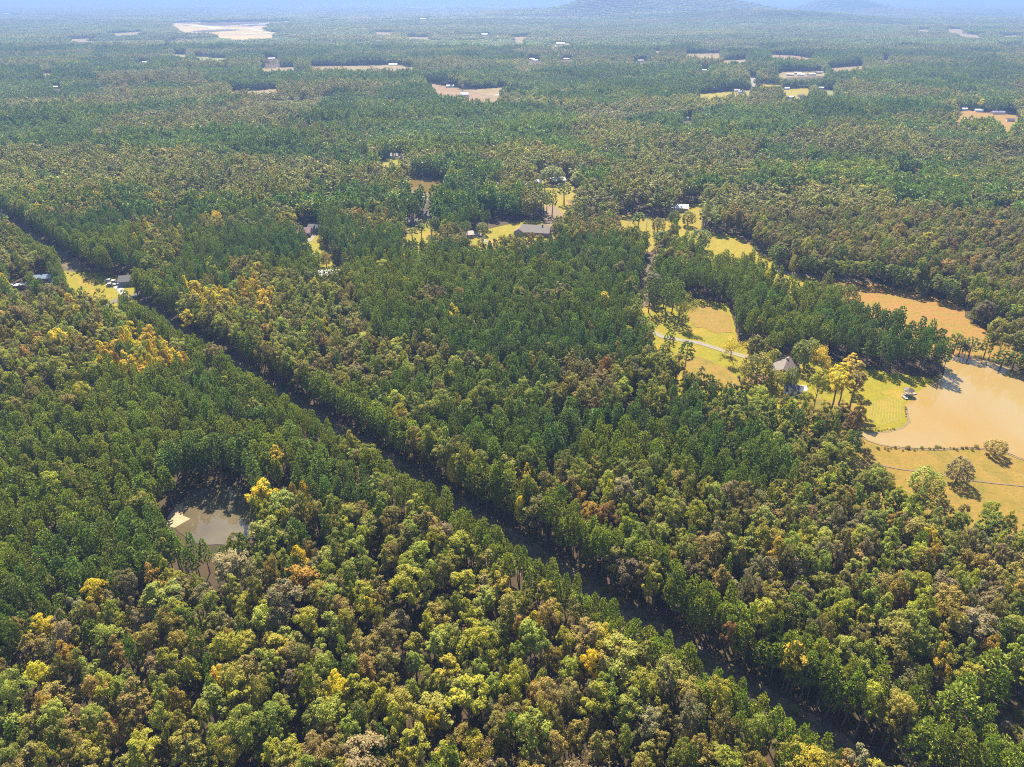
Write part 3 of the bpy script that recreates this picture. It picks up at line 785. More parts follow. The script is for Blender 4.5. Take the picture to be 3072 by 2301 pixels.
REG = [
 # background stands
 ('P', CT([(1000,270),(1250,290),(1400,310),(1600,310),(1750,330),(1700,420),(1450,440),(1250,450),(1020,430),(900,350)])),
 ('P', CT([(640,400),(900,385),(1000,420),(960,450),(700,455)])), ('P', CT([(1240,470),(1400,460),(1500,480),(1500,540),(1350,545),(1230,535)])),
 ('P', CT([(1300,580),(1400,560),(1560,560),(1580,640),(1520,668),(1400,690),(1300,650)])), ('P', CT([(1735,500),(1830,500),(1835,550),(1740,555)])),
 ('H', CT([(0,430),(600,450),(1000,470),(1100,520),(900,560),(500,560),(0,560)])), ('M', CT([(0,560),(500,560),(900,560),(1150,560),(1200,680),(900,700),(400,720),(200,700),(0,640)])),
 ('P', CT([(540,690),(700,670),(900,670),(900,760),(700,775),(560,760)])), ('P', CT([(120,640),(300,640),(420,690),(420,760),(280,770)])),
 ('B', CT([(2050,590),(2200,540),(2500,560),(2800,600),(3100,640),(3100,860),(2900,850),(2700,810),(2450,780),(2300,750),(2200,700)])),
 ('B', CT([(1750,560),(1850,520),(2050,540),(2050,620),(1850,640)])), ('M', CT([(2050,440),(2500,450),(3100,470),(3100,600),(2700,590),(2300,540),(2050,560)])),
 ('P', CT([(2580,472),(2760,480),(2770,515),(2580,505)])), ('P', CT([(2500,530),(2900,540),(3000,580),(2700,575)])), ('H', CT([(1850,420),(2100,400),(2300,420),(2200,520),(1900,500)])),
 # around the lane, left
 ('H', CT([(-200,900),(180,905),(330,930),(430,1000),(420,1080),(200,1110),(-200,1200)])), ('Y', CT([(110,1110),(260,1060),(400,980),(560,1040),(560,1090),(400,1110),(230,1140)])),
 ('P', CT([(-300,1200),(200,1130),(400,1100),(560,1075),(660,1100),(860,1240),(1060,1380),(1180,1470),(1000,1480),(960,1530),(780,1640),(500,1690),(380,1715),(250,1745),(190,1810),(90,1900),(-300,2040)])),
 ('M', CT([(800,1370),(1000,1440),(1150,1540),(1000,1600),(800,1620),(780,1500)])),
 ('B', CT([(520,1690),(760,1650),(1000,1700),(1050,1900),(900,2050),(600,1990),(500,1800)])),
 # right of the lane
 ('Y', CT([(430,860),(560,830),(700,830),(840,870),(830,980),(600,990),(470,950)])), ('H', CT([(470,950),(830,900),(1080,860),(1130,1000),(1200,1120),(1000,1150),(760,1100),(560,1020)])),
 ('P', CT([(1075,712),(1200,740),(1340,725),(1480,745),(1690,705),(1945,700),(1930,860),(1905,900),(1920,960),(1960,1060),(1900,1075),(1700,1060),(1560,1080),(1400,1070),(1250,1000),(1150,1010),(1100,960),(1060,840)])),
 ('B', CT([(1200,890),(1330,855),(1360,880),(1250,920)])), ('B', CT([(1560,870),(1700,850),(1720,890),(1600,900)])), ('B', CT([(1880,900),(1920,890),(1930,960),(1880,980)])),
 ('M', CT([(700,1120),(1000,1150),(1200,1120),(1500,1090),(1520,1170),(1250,1210),(1060,1260),(900,1200)])), ('P', CT([(1200,1100),(1550,1080),(1700,1080),(1680,1160),(1400,1170),(1230,1150)])),
 ('B', CT([(1670,1075),(1900,1080),(1930,1170),(1800,1200),(1680,1150)])), ('G', CT([(1040,1165),(1150,1150),(1274,1160),(1270,1240),(1080,1260)])), ('G', CT([(1430,1190),(1530,1165),(1660,1160),(1640,1210),(1450,1220)])),
 ('P', CT([(1000,1240),(1250,1225),(1500,1215),(1700,1200),(2048,1225),(2150,1240),(2300,1290),(2400,1360),(2400,1430),(2300,1450),(2100,1420),(1900,1385),(1700,1370),(1500,1370),(1350,1385),(1250,1400),(1100,1330)])),
 ('G', CT([(1990,1140),(2200,1160),(2390,1220),(2400,1310),(2200,1260),(2000,1220)])), ('M', CT([(1250,1400),(1500,1370),(1750,1400),(1700,1480),(1500,1500),(1380,1480)])),
 ('G', CT([(2400,1290),(2560,1330),(2590,1420),(2500,1450),(2400,1400)])), ('B', CT([(2080,1480),(2350,1450),(2600,1500),(2800,1620),(3200,1650),(3200,1800),(2800,1760),(2400,1640),(2100,1560)])),
 ('E', CT([(1300,1440),(1540,1590),(1800,1760),(2050,1930),(2080,1880),(1850,1700),(1600,1540),(1400,1430)])), ('E', CT([(2300,2050),(2600,2050),(2900,2000),(3100,1990),(3100,2330),(2600,2330)])),
 # pine strips round the homestead
 ('P', CT([(1960,900),(1990,850),(2075,770),(2110,745),(2280,750),(2320,790),(2460,850),(2600,905),(2840,1000),(2860,1090),(2800,1130),(2500,1090),(2200,1010),(2100,960)])),
 ('M', CT([(1965,760),(2070,740),(2050,790),(1995,850),(1955,880)])),
]
def lane_side(X, Y):
    return (X - LANE_A.x) * LN.x + (Y - LANE_A.y) * LN.y      # >0 near left of the far edge
def stand(X, Y):
    """blocks of woodland of one age and kind: a random number in 0..1 for each block"""
    wx = X + 70 * (vnoise(X, Y, 130, 51) - 0.5); wy = Y + 70 * (vnoise(X, Y, 130, 52) - 0.5)
    c, s_ = math.cos(0.5), math.sin(0.5)
    sz = np.where(Y > 2300, 330.0, 190.0)
    a = np.floor((wx * c + wy * s_) / sz).astype(int); b = np.floor((-wx * s_ + wy * c) / (sz * 0.75)).astype(int)
    return _tab[(a * 7 + b * 3) % 256, (b * 11 + a * 5) % 256], _tab[(a * 3 + b * 13 + 50) % 256, (b * 5 + a + 90) % 256]
def stand_height(X, Y):
    u, v = stand(X, Y)
    h = np.where(v < 0.15, 0.72, np.where(v < 0.4, 0.88, np.where(v < 0.85, 1.0, 1.12)))
    return np.where(Y > 620, h, 1.0)
def classify(X, Y):
    n = vnoise(X, Y, 190, 1) * 0.6 + vnoise(X, Y, 70, 2) * 0.4
    k = np.full(X.shape, PK.index('M'))
    k[n > 0.56] = PK.index('P')
    k[n < 0.44] = PK.index('H')
    k[(n < 0.5) & (vnoise(X, Y, 240, 6) > 0.62)] = PK.index('B')
    u, v = stand(X, Y)
    far = Y > 620
    k[far & (u > 0.62)] = PK.index('P')
    k[far & (u < 0.16)] = PK.index('B')
    k[far & (u > 0.16) & (u < 0.30)] = PK.index('H')
    near = (Y < 330)
    k[near] = PK.index('H')
    bq = near & (vnoise(X, Y, 26, 8) > 0.60)
    k[bq] = PK.index('B')
    for nm, poly in REG:
        k[inside(poly, X, Y)] = PK.index(nm)
    s = lane_side(X, Y)
    k[(s > LANE_W - 1) & (s < LANE_W + 9) & (Y > 80)] = PK.index('E')
    k[(s < 1) & (s > -9) & (Y < 230)] = PK.index('E')
    return k
def blocked(X, Y, margin=0.0):
    b = np.zeros(X.shape, bool)
    for k, poly in POLY.items():
        b |= inside(poly, X, Y)
    s = lane_side(X, Y)
    b |= (s > -5.2) & (s < LANE_W + 5.0) & (Y < LANE_A.y + 10)
    return b
def jgrid(y0, y1, s, jit=0.42, wide=1.06, marg=15):
    """jittered points over the part of the ground that the camera can see, and some more to either side"""
    half = 0.7206 * wide * (y1 * CP + H * SP) + marg
    nx = int(2 * half / s); ny = int((y1 - y0) / s)
    gx, gy = np.meshgrid(np.arange(nx), np.arange(ny))
    X = -half + (gx + 0.5 + 0.5 * (gy % 2)) * s; Y = y0 + (gy + 0.5) * s
    X = (X + rng.uniform(-jit, jit, X.shape) * s).ravel(); Y = (Y + rng.uniform(-jit, jit, Y.shape) * s).ravel()
    m = np.abs(X) < 0.7206 * wide * (Y * CP + H * SP) + marg
    return X[m], Y[m]

# trees picked out in the photograph: (crown centre x, y, crown width px, leaf colour, shape, base y or None)
HAND = [
 (282,1771,83,'yellow','broad','leafy yellow tree at the corner of the left pines'),
 (375,1753,79,'greybrown','broad','grey-brown tree right of the yellow tree by the left pines'),
 (458,1734,60,'orange','broad','small orange tree just above the big green dome'),
 (477,1795,130,'lightgreen','broad','big domed pale green tree, largest below the forest pond'),
 (532,1840,75,'yellowgreen','broad','yellow-green tree at the right foot of the big green dome'),
 (630,1815,90,'lightgreen','broad','bright green tree further right of the big green dome'),
 (685,1706,140,'greybrown','broad','broad grey-brown oak right below the forest pond'),
 (856,1799,125,'greybrown','broad','broad grey-brown oak, second one right of the forest pond'),
 (315,1910,100,'lightgreen','broad','round green tree below the grey-brown tree at left'),
 (130,1878,85,'yellow','broad','yellow tree with orange tips near the left edge'),
 (97,1943,85,'tanbrown','broad','tan-orange tree near the left edge'),
 (199,1966,60,'orange','broad','small orange tree right of the tan-orange one at left'),
 (37,2063,115,'lightgreen','broad','large pale green tree cut by the left edge'),
 (278,2021,85,'green','broad','green tree lower left, under the round green one'),
 (685,1943,112,'yellowgreen','broad','large round yellow-green oak among brown oaks, lower left'),
 (662,2035,75,'gold','broad','orange-gold tree directly below the large round yellow-green oak'),
 (921,1868,85,'yellowgreen','broad','yellow-green tree left of two bright ones, lower middle'),
 (990,1896,92,'lightgreen','broad','bright green tree in the lower middle left of the lane'),
 (634,2105,110,'lightgreen','broad','wide green tree below the orange-gold tree'),
 (718,2095,100,'yellowgreen','broad','yellow-green tree right below the orange-gold tree'),
 (731,2170,120,'lightgreen','broad','very bright green tree near the bottom, left of centre'),
 (167,2151,95,'lightgreen','broad','pale green tree near the bottom left corner'),
 (273,2160,90,'lightgreen','broad','pale green tree, second from the bottom left corner'),
 (338,2179,38,'rust','broad','small red tree near the bottom left corner'),
 (398,2109,110,'tanbrown','broad','wide olive-gold tree, lower left'),
 (426,2257,122,'yellowgreen','broad','yellow-green tree at the bottom edge, left part'),
 (815,2262,75,'yellowgreen','broad','small yellow-green tree at the bottom edge'),
 (555,2239,120,'olive','broad','olive-green tree at the bottom edge, left part'),
 (1223,1753,120,'yellowgreen','broad','vivid yellow-green tree left of the lane, biggest there'),
 (1292,1722,75,'green','broad','dark green tree touching the vivid yellow-green one'),
 (1394,1743,85,'yellowgreen','broad','yellow-green tree close to the lane, second from the vivid one'),
 (1070,1655,75,'lightgreen','broad','pale green tree left of the lane at mid height'),
 (1158,1683,60,'olive','broad','olive tree above the vivid yellow-green one'),
 (1454,1799,85,'lightgreen','broad','pale green tree close to the lane pines'),
 (1529,1840,105,'olive','broad','wide olive-green tree above the orange one by the lane'),
 (1561,1887,65,'orange','broad','deep orange tree left of the lane'),
 (1431,1933,130,'yellowgreen','broad','big yellow-green tree left below the deep orange one'),
 (1311,1933,85,'lightgreen','broad','pale green tree two crowns left of the deep orange one'),
 (1755,1905,115,'tanbrown','broad','large olive-orange oak right of the deep orange tree'),
 (1607,1998,60,'greybrown','bare','leafless grey tree below the deep orange one'),
 (1681,2044,60,'greybrown','bare','leafless grey tree, lower right of the two bare ones'),
 (1232,1970,50,'greybrown','bare','small leafless tree among brown oaks, lower centre'),
 (1630,2049,50,'lightgreen','poplar','slim bright green tree between the two bare trees'),
 (1556,2017,70,'yellowgreen','broad','yellow-green tree left of the upper bare tree'),
 (1404,2100,150,'yellowgreen','broad','very large yellow-green oak, lower centre'),
 (1533,2072,80,'yellowgreen','broad','yellow-green tree touching the very large oak on its right'),
 (1598,2072,42,'orange','broad','little orange-brown tree under the upper bare tree'),
 (1598,2197,132,'lightgreen','broad','large pale green oak near the bottom, right of centre'),
 (1255,2248,120,'yellowgreen','broad','large yellow-green oak at the bottom edge, centre left'),
 (1297,2165,48,'yellow','broad','small yellow tree above the large bottom-edge oak'),
 (1186,2170,75,'yellowgreen','broad','yellow-green tree left of the small yellow one'),
 (1695,2137,80,'greybrown','sparse','thin grey-brown tree under the lower bare tree'),
 (1927,2054,120,'yellowgreen','broad','large yellow-green oak right of the bare trees'),
 (1783,2118,110,'yellowgreen','broad','yellow-green oak, lower left neighbour of the large one beyond the bare trees'),
 (1894,2130,100,'lightgreen','broad','pale green oak just below the large one beyond the bare trees'),
 (1066,2067,90,'yellowgreen','broad','yellow-green tree left of the very large oak'),
 (1140,2105,80,'yellowgreen','broad','yellow-green tree nearest on the left of the very large oak'),
 (1876,2225,65,'green','broad','dark green tree near the bottom edge left of the lane'),
 (1663,2250,90,'tanbrown','broad','tan tree at the bottom edge right of the large pale oak'),
 (2386,1970,95,'gold','broad','golden yellow oak, brightest right of the lane'),
 (2284,1841,105,'yellowgreen','broad','round yellow-green oak upper left of the golden oak'),
 (2576,1730,95,'lightgreen','broad','pale green oak in the middle of the right woods'),
 (2715,1748,72,'lightgreen','broad','pale green tree right of the pale oak in the right woods'),
 (2710,1683,75,'green','broad','dark green tree above the pale pair in the right woods'),
 (2784,1628,70,'yellow','broad','yellow tree below the pasture'),
 (2793,1678,55,'orange','broad','orange tree under the yellow one below the pasture'),
 (2886,1679,65,'tanbrown','broad','orange-brown tree at the right, below the pasture'),
 (2710,1799,36,'rust','broad','small rust-red tree in the right woods'),
 (2326,1669,60,'gold','broad','brownish gold tree in the woods right of the lane'),
 (2789,1868,75,'yellowgreen','broad','yellow-green tree left of the wide grey-olive oak at right'),
 (2812,1989,75,'gold','broad','yellow-orange tree beside tall pines at right'),
 (2969,1947,60,'orange','broad','orange-tan tree above the pines at the right edge'),
 (2682,1905,140,'olive','broad','wide grey-olive oak right of the golden oak'),
 (2918,1878,150,'greybrown','broad','wide grey-olive oak near the right edge'),
 (3043,1831,80,'green','broad','green tree touching the right edge'),
 (2872,2118,150,'pinelight','pine','large bright pine by the dark corner clearing'),
 (2974,2003,130,'pinelight','pine','large bright pine at the right edge above the corner clearing'),
 (2770,2216,115,'pinelight','pine','bright pine near the bottom, left of the corner clearing'),
 (2187,1901,52,'rust','broad','rust-brown tree along the far side of the lane'),
 (1820,1540,70,'rust','broad','dark rust tree in the woods right of the lane'),
 (1775,1545,75,'orange','broad','red-orange tree in the woods right of the lane'),
 (1745,1500,60,'orange','broad','pale orange tree in the centre right of the lane'),
 (1360,1395,48,'yellow','poplar','slim yellow tree over the far edge of the lane'),
 (1408,1380,42,'yellow','poplar','second slim yellow tree over the far edge of the lane'),
 (1950,1530,70,'olive','broad','olive tree right of the rust-coloured ones'),
 (830,1385,60,'gold','broad','golden tree at the right of the forest pond'),
 (880,1485,40,'orange','poplar','slim orange tree right of the forest pond'),
 (910,1478,40,'gold','poplar','slim golden tree right of the forest pond'),
 (1811,900,46,'yellow','broad','bright yellow tree alone among the central pines'),
 (560,955,48,'yellow','broad','bright yellow tree beside the far end of the lane'),
 (800,930,70,'gold','broad','wide golden tree in the yellow patch far left'),
 (1215,850,30,'yellow','broad','yellow bush-like tree at the edge of the central pines'),
]
# trees that stand in the open: (base px x, base px y, height m, crown width m, colour, shape, label)
OPEN = [
 (2192,1078,10.1,7.7,'yellow','sparse','thin yellow tree on the lawn beside the driveway'),
 (2266,1150,14.0,15.3,'olive','bush','wide grey-green oak shading the lake house'),
 (2412,1108,15.1,13.0,'green','bush','tall round green oak right of the lake house'),
 (2268,1064,9.5,11.2,'olive','bush','olive oak behind the lake house driveway'),
 (2320,1092,7.3,7.1,'yellowgreen','bush','yellow-green tree against the lake house roof'),
 (2328,1168,9.0,9.4,'yellowgreen','bush','yellowish tree in front of the lake house'),
 (2368,1165,10.1,6.6,'green','bush','narrow green tree in front of the lake house roof'),
 (2468,1128,11.8,8.8,'gold','sparse','orange-topped tree between the oak and the lake lawn'),
 (2492,1235,19.0,9.4,'yellow','broad','yellow tree with a long bare trunk on the lake slope'),
 (2440,1228,17.4,7.7,'yellowgreen','broad','slender yellow-green tree second from left on the lake slope'),
 (2402,1268,14.0,6.5,'yellowgreen','broad','leaning yellow tree leftmost on the lake slope'),
 (2538,1160,13.4,10.0,'gold','broad','golden tree at the back of the lake slope'),
 (2548,1228,17.9,9.4,'tanbrown','broad','orange-brown tree rightmost on the lake slope'),
 (2515,1215,14.6,8.3,'yellow','broad','second yellow tree in the middle of the lake slope'),
 (2052,1122,15.0,7.0,'pine','tallpine','lone tall pine on the near side of the lawn'),
 (2004,1076,13.5,5.5,'pine','tallpine','slimmer lone pine left on the lawn'),
 (1945,998,8.5,7.0,'greybrown','bare','leafless grey tree where the driveway starts'),
 (1945,938,16.5,6.5,'pine','tallpine','left front pine of the grove above the driveway'),
 (1962,930,17.0,6.5,'pine','tallpine','second pine of the grove above the driveway'),
 (1995,952,17.5,7.0,'pine','tallpine','front pine of the grove above the driveway'),
 (2015,940,17.0,7.0,'pine','tallpine','middle pine of the grove above the driveway'),
 (2035,968,16.5,7.0,'pine','tallpine','right front pine of the grove above the driveway'),
 (2055,975,14.0,7.0,'olive','sparse','thin olive tree at the right end of the pine grove'),
 (1990,925,17.0,7.0,'pine','tallpine','back pine of the grove above the driveway'),
 (2030,930,16.0,6.5,'pine','tallpine','back right pine of the grove above the driveway'),
 (2766,1476,9.2,11.6,'lightgreen','bush','big round grey-green oak in the pasture'),
 (2868,1445,9.5,9.6,'greybrown','bush','dark brown round tree in the middle of the pasture'),
 (2982,1366,6.3,8.2,'tanbrown','bush','small orange-green tree on the pasture shore'),
 (2622,1442,6.8,6.8,'green','bush','small dark green tree at the left end of the pasture'),
 (2655,1452,5.0,5.0,'olive','bush','low olive tree beside the left end of the pasture'),
 (2984,1005,8.5,8.5,'yellowgreen','bush','yellow-green tree beside the orange hay field'),
 (3010,1012,8.0,7.0,'olive','bush','olive tree right of the yellow-green one by the hay field'),
 (2926,965,8.5,8.5,'green','bush','dark green tree at the right end of the hay field'),
 (2858,1062,9.5,7.5,'pine','tallpine','left pine standing at the head of the lake'),
 (2905,1072,9.5,7.5,'pine','tallpine','right pine standing at the head of the lake'),
 (2875,1068,7.0,6.0,'pine','tallpine','small pine between two at the head of the lake'),
 (3000,1105,8.0,8.0,'pine','tallpine','pine on the lake dam'),
 (3035,1112,9.0,8.0,'pine','tallpine','second pine on the lake dam'),
 (3066,1125,9.0,8.0,'pine','tallpine','pine on the lake dam at the right edge'),
 (1972,696,10.0,10.5,'olive','bush','round brown-green oak in the upper meadow'),
 (1914,690,12.0,9.0,'pine','pine','dark pine in the upper meadow'),
 (1880,692,9.0,6.0,'greybrown','bare','bare tree at the left of the upper meadow'),
 (1938,690,8.5,6.0,'greybrown','bare','bare tree between the pine and oak of the upper meadow'),
 (2095,748,14.0,15.0,'pineblue','bush','dark evergreen clump at the left of the yellow meadow'),
 (2062,678,11.0,11.0,'olive','bush','wide oak above the yellow meadow'),
 (2020,676,11.0,9.0,'green','bush','green tree left of the wide oak above the yellow meadow'),
 (2318,800,13.0,8.0,'pine','tallpine','left pine beside the gravel road'),
 (2338,803,13.0,8.0,'pine','tallpine','right pine beside the gravel road'),
 (1448,705,9.0,9.0,'green','bush','round green tree on the centre house lawn'),
 (1402,716,11.5,6.0,'pine','tallpine','pine with a bare trunk beside the centre house drive'),
 (1237,722,9.0,9.0,'green','broad','green tree left on the yard left of the centre house'),
 (1266,720,12.0,8.5,'green','broad','green tree middle of the yard left of the centre house'),
 (1294,706,11.0,7.0,'pine','tallpine','pine right in the yard left of the centre house'),
 (1308,704,12.0,7.0,'pine','tallpine','rightmost pine in the yard left of the centre house'),
 (1733,568,14.0,12.0,'lightgreen','poplar','tall pale tree on the upper lawn'),
 (1655,550,15.0,24.0,'green','bush','huge dark green oak over the upper yard'),
 (1656,648,19.0,8.0,'pine','tallpine','lone tall pine with long bare trunk in the upper yard'),
 (1692,612,16.0,11.0,'pine','tallpine','pine group tree on the upper lawn'),
 (1640,640,15.0,7.0,'pine','tallpine','thin pine left of the lone tall one in the upper yard'),
 (980,800,9.0,6.5,'tanbrown','bush','brown tree on the maroon-roofed house lawn'),
 (958,800,10.0,8.5,'yellowgreen','bush','yellow-green tree left on the maroon-roofed house lawn'),
]
for _i, (a, b) in enumerate([(508,1500),(524,1482),(545,1466),(566,1455),(592,1447),(618,1442),(645,1439),(672,1440),(700,1443),(726,1450),(750,1462),(768,1482),(780,1512),(556,1436),(600,1426),(650,1418),(706,1424),(752,1440)]):
    OPEN.append((a, b, 14.5 + 4.5 * ((_i * 7) % 5) / 5, 5.6 + (_i * 3 % 4) * 0.5, 'pineblue' if _i % 3 else 'pine', 'pine', 'tall dark pine number %s counted clockwise behind the forest pond' % ['one','two','three','four','five','six','seven','eight','nine','ten','eleven','twelve','thirteen','fourteen','fifteen','sixteen','seventeen','eighteen'][_i]))
for _i, (a, b, h_, w_, c_, sh_) in enumerate([(2380,822,12,8,'olive','bush'),(2408,832,12.5,8,'pine','tallpine'),(2430,838,12.5,8,'pine','tallpine'),(2455,842,13,9,'green','broad'),(2482,842,13,8,'pine','tallpine'),(2510,846,12,8,'yellowgreen','broad'),(2535,848,13,8,'pine','tallpine'),(2562,852,13,8,'yellowgreen','broad'),(2590,852,13,9,'pine','tallpine'),(2618,855,13.5,8,'pine','tallpine'),(2648,860,13,9,'green','broad'),(2676,866,13,9,'pine','tallpine'),(2704,872,13,9,'pine','tallpine'),(2735,880,13,9,'olive','broad'),(2765,886,9,8,'green','bush'),(2800,895,13,9,'green','broad'),(2838,905,12,10,'pine','tallpine'),(2860,912,9,8,'green','bush')]):
    OPEN.append((a, b, h_, w_, c_, sh_, 'tree %s from the left in the row above the orange hay field' % ['first','second','third','fourth','fifth','sixth','seventh','eighth','ninth','tenth','eleventh','twelfth','thirteenth','fourteenth','fifteenth','sixteenth','seventeenth','eighteenth'][_i]))
OPEN += [(2430,905,10,11,'green','bush','left dark oak at the hay field corner'), (2468,918,10,11,'green','bush','second dark oak at the hay field corner'), (2500,905,11,11,'olive','bush','third dark oak at the hay field corner'), (2545,900,9,9,'green','bush','rightmost dark oak at the hay field corner')]
trees = []      # x, y, scale xy, scale z, proto, rot, rgb, colour name, label
def put(x, y, sx, sz, proto, c, cname, label=None):
    trees.append((x, y, sx, sz, proto, rng.uniform(0, 6.283), c, cname, label))
for (px, py, w, cn, shape, label) in HAND:
    kind = shape
    pr = int(rng.choice(IDX[kind]))
    pd = PROTO[pr]
    hgt = 16.0 if kind != 'bare' else 14.0
    if w > 100: hgt = 18.0
    if w < 55: hgt = 13.5
    X, Y = gp(px, py, hgt * 0.72)
    depth = Y * CP - (hgt * 0.72 - H) * SP
    R = 0.92 * w / 2 * depth / F
    put(X, Y, R / pd['R'], hgt / pd['h'], pr, np.array(COL[cn]), cn, label)
hand_n = len(trees)
for (px, py, hgt, w, cn, shape, label) in OPEN:
    pr = int(rng.choice(IDX[shape])); pd = PROTO[pr]
    X, Y = gp(px, py)
    put(X, Y, w / 2 / pd['R'], hgt / pd['h'], pr, np.array(COL[cn]), cn, label)
special_n = len(trees)
hx = np.array([t[0] for t in trees]); hy = np.array([t[1] for t in trees]); hr = np.array([t[2] * PROTO[t[4]]['R'] for t in trees])

Y_NEAR, Y_LOD, Y_TILE = 66.0, 480.0, 2300.0
def grow(s, want_pine, y0, y1):
    X, Y = jgrid(y0, y1, s)
    ok = ~blocked(X, Y)
    X, Y = X[ok], Y[ok]
    k = classify(X, Y)
    pf = np.array([PAL[p][0] for p in PK])[k]
    # clumps of pine and broadleaf rather than an even mix
    u = np.clip(0.75 * vnoise(X, Y, 17, 12) + 0.25 * rng.random(X.shape), 0, 1)
    u = (u - 0.25) / 0.5
    pine = np.where((pf > 0.9) | (pf < 0.1), rng.random(X.shape) < pf, u < pf)
    m = pine if want_pine else ~pine
    X, Y, k = X[m], Y[m], k[m]
    if y0 < 500:      # keep clear of the trees already placed
        keep = np.ones(X.shape, bool)
        for a, b, r in zip(hx, hy, hr):
            keep &= (X - a) ** 2 + (Y - b) ** 2 > (r * 0.72 + s * 0.30) ** 2
        X, Y, k = X[keep], Y[keep], k[keep]
    return X, Y, k
def palette_pick(k, X, Y):
    n = len(k)
    out = np.zeros(n, int)
    u = np.clip(0.65 * rng.random(n) + 0.35 * ((vnoise(X, Y, 11, 20) - 0.2) / 0.6), 0, 0.9999)
    u = np.argsort(np.argsort(u)) / max(1, n)
    for i, p in enumerate(PK):
        m = k == i
        d = PAL[p][1]
        names = sorted(d, key=lambda c: -COL[c][0] * 0 + CN.index(c))
        w = np.array([d[c] for c in names], float); w = np.cumsum(w / w.sum())
        out[m] = np.array([CN.index(c) for c in names])[np.minimum(np.searchsorted(w, u[m]), len(names) - 1)]
    return out
def colour_jitter(c, n, a=0.13):
    c = c * rng.uniform(1 - a, 1 + a, (n, 1)) * rng.uniform(1 - a * 0.6, 1 + a * 0.6, (n, 3))
    return c
BATCH = []      # arrays: X Y sx sz proto rot rgb cname kind
def batch(X, Y, k, pine, lo):
    n = len(X)
    if pine:
        pr = np.array(IDX['pine_lo' if lo else 'pine'])[rng.integers(0, len(IDX['pine_lo' if lo else 'pine']), n)]
        ci = np.full(n, CN.index('pine'))
        ci[vnoise(X, Y, 60, 15) > 0.62] = CN.index('pineblue')
        e = (k == PK.index('E')) | (vnoise(X, Y, 45, 16) > 0.68)
        ci[e] = CN.index('pinelight')
        sx = np.exp(rng.normal(-0.10, 0.17, n)); sz = rng.uniform(0.70, 1.12, n) * (0.9 + 0.2 * vnoise(X, Y, 60, 17))
        sd = lane_side(X, Y)
        sz[(sd > LANE_W - 1) & (sd < LANE_W + 10)] *= 0.92
        sx[(sd > LANE_W - 1) & (sd < LANE_W + 10)] *= 0.85
    else:
        nm = 'broad_lo' if lo else 'broad'
        pr = np.array(IDX[nm])[rng.integers(0, len(IDX[nm]), n)]
        ci = palette_pick(k, X, Y)
        if not lo:
            yl = np.isin(ci, [CN.index('yellow'), CN.index('gold'), CN.index('orange')]) & (rng.random(n) < 0.4)
            pr[yl] = np.array(IDX['poplar'])[rng.integers(0, 3, yl.sum())]
            sp = np.isin(ci, [CN.index('greybrown')]) & (rng.random(n) < 0.14)
            pr[sp] = np.array(IDX['sparse'])[rng.integers(0, 3, sp.sum())]
        sx = np.exp(rng.normal(-0.30, 0.22, n)); sz = rng.uniform(0.72, 1.12, n) * (0.88 + 0.24 * vnoise(X, Y, 40, 18))
    sz = sz * stand_height(X, Y)
    rgb = colour_jitter(CV[ci], n, 0.15)
    if lo:      # older and younger stands differ in tone, and the canopy rolls
        tone = 0.74 + 0.36 * vnoise(X, Y, 120, 61) + 0.22 * vnoise(X, Y, 36, 62)
        if not pine:
            g_ = np.array(COL['green']) * 0.5 + np.array(COL['olive']) * 0.5
            rgb = rgb * 0.62 + g_ * 0.38
        rgb = rgb * tone[:, None]
        sz = sz * (0.78 + 0.44 * vnoise(X, Y, 48, 63)) * np.exp(rng.normal(0, 0.10, n))
        sx = sx * 1.22 * np.exp(rng.normal(0, 0.12, n))
    BATCH.append(dict(X=X, Y=Y, sx=sx, sz=sz, pr=pr, rot=rng.uniform(0, 6.283, n), rgb=rgb, ci=ci, pine=np.full(n, pine)))
for pine, s in ((True, 3.9), (False, 4.3)):
    X, Y, k = grow(s, pine, Y_NEAR, Y_LOD); batch(X, Y, k, pine, False)
    X, Y, k = grow(s * 1.16, pine, Y_LOD, Y_TILE)
    gap = vnoise(X, Y, 26, 64) > 0.90
    batch(X[~gap], Y[~gap], k[~gap], pine, True)
# unbroken walls of trees along both edges of the lane
for off, step in ((-1.6, 2.8), (-4.3, 3.2), (LANE_W + 1.6, 2.6), (LANE_W + 4.2, 3.1)):
    L = (LANE_B - LANE_A).length
    t = np.arange(0, L, step) + rng.uniform(-0.8, 0.8, len(np.arange(0, L, step)))
    o_ = off + rng.uniform(-0.6, 0.6, len(t))
    X = LANE_A.x + LDIR.x * t + LN.x * o_; Y = LANE_A.y + LDIR.y * t + LN.y * o_
    m = (Y > Y_NEAR) & ~inside(POLY['house_yard'], X, Y)
    X, Y = X[m], Y[m]
    k = np.full(len(X), PK.index('E'))
    br = (vnoise(X, Y, 14, 41) > (0.80 if off > 0 else 0.62))
    batch(X[~br], Y[~br], k[~br], True, False)
    batch(X[br], Y[br], np.full(br.sum(), PK.index('H')), False, False)
# undergrowth between the broadleaf trees
X, Y = jgrid(Y_NEAR, Y_LOD, 6.4, 0.5)
ok = ~blocked(X, Y); X, Y = X[ok], Y[ok]; k = classify(X, Y)
m = (k != PK.index('P')) & (rng.random(X.shape) < 0.8)
X, Y, k = X[m], Y[m], k[m]
ci = palette_pick(k, X, Y)
BATCH.append(dict(X=X, Y=Y, sx=rng.uniform(0.45, 0.75, len(X)), sz=rng.uniform(0.4, 0.66, len(X)), pr=np.array(IDX['broad'])[rng.integers(0, 8, len(X))], rot=rng.uniform(0, 6.28, len(X)), rgb=colour_jitter(CV[ci], len(X)), ci=ci, pine=np.zeros(len(X), bool)))
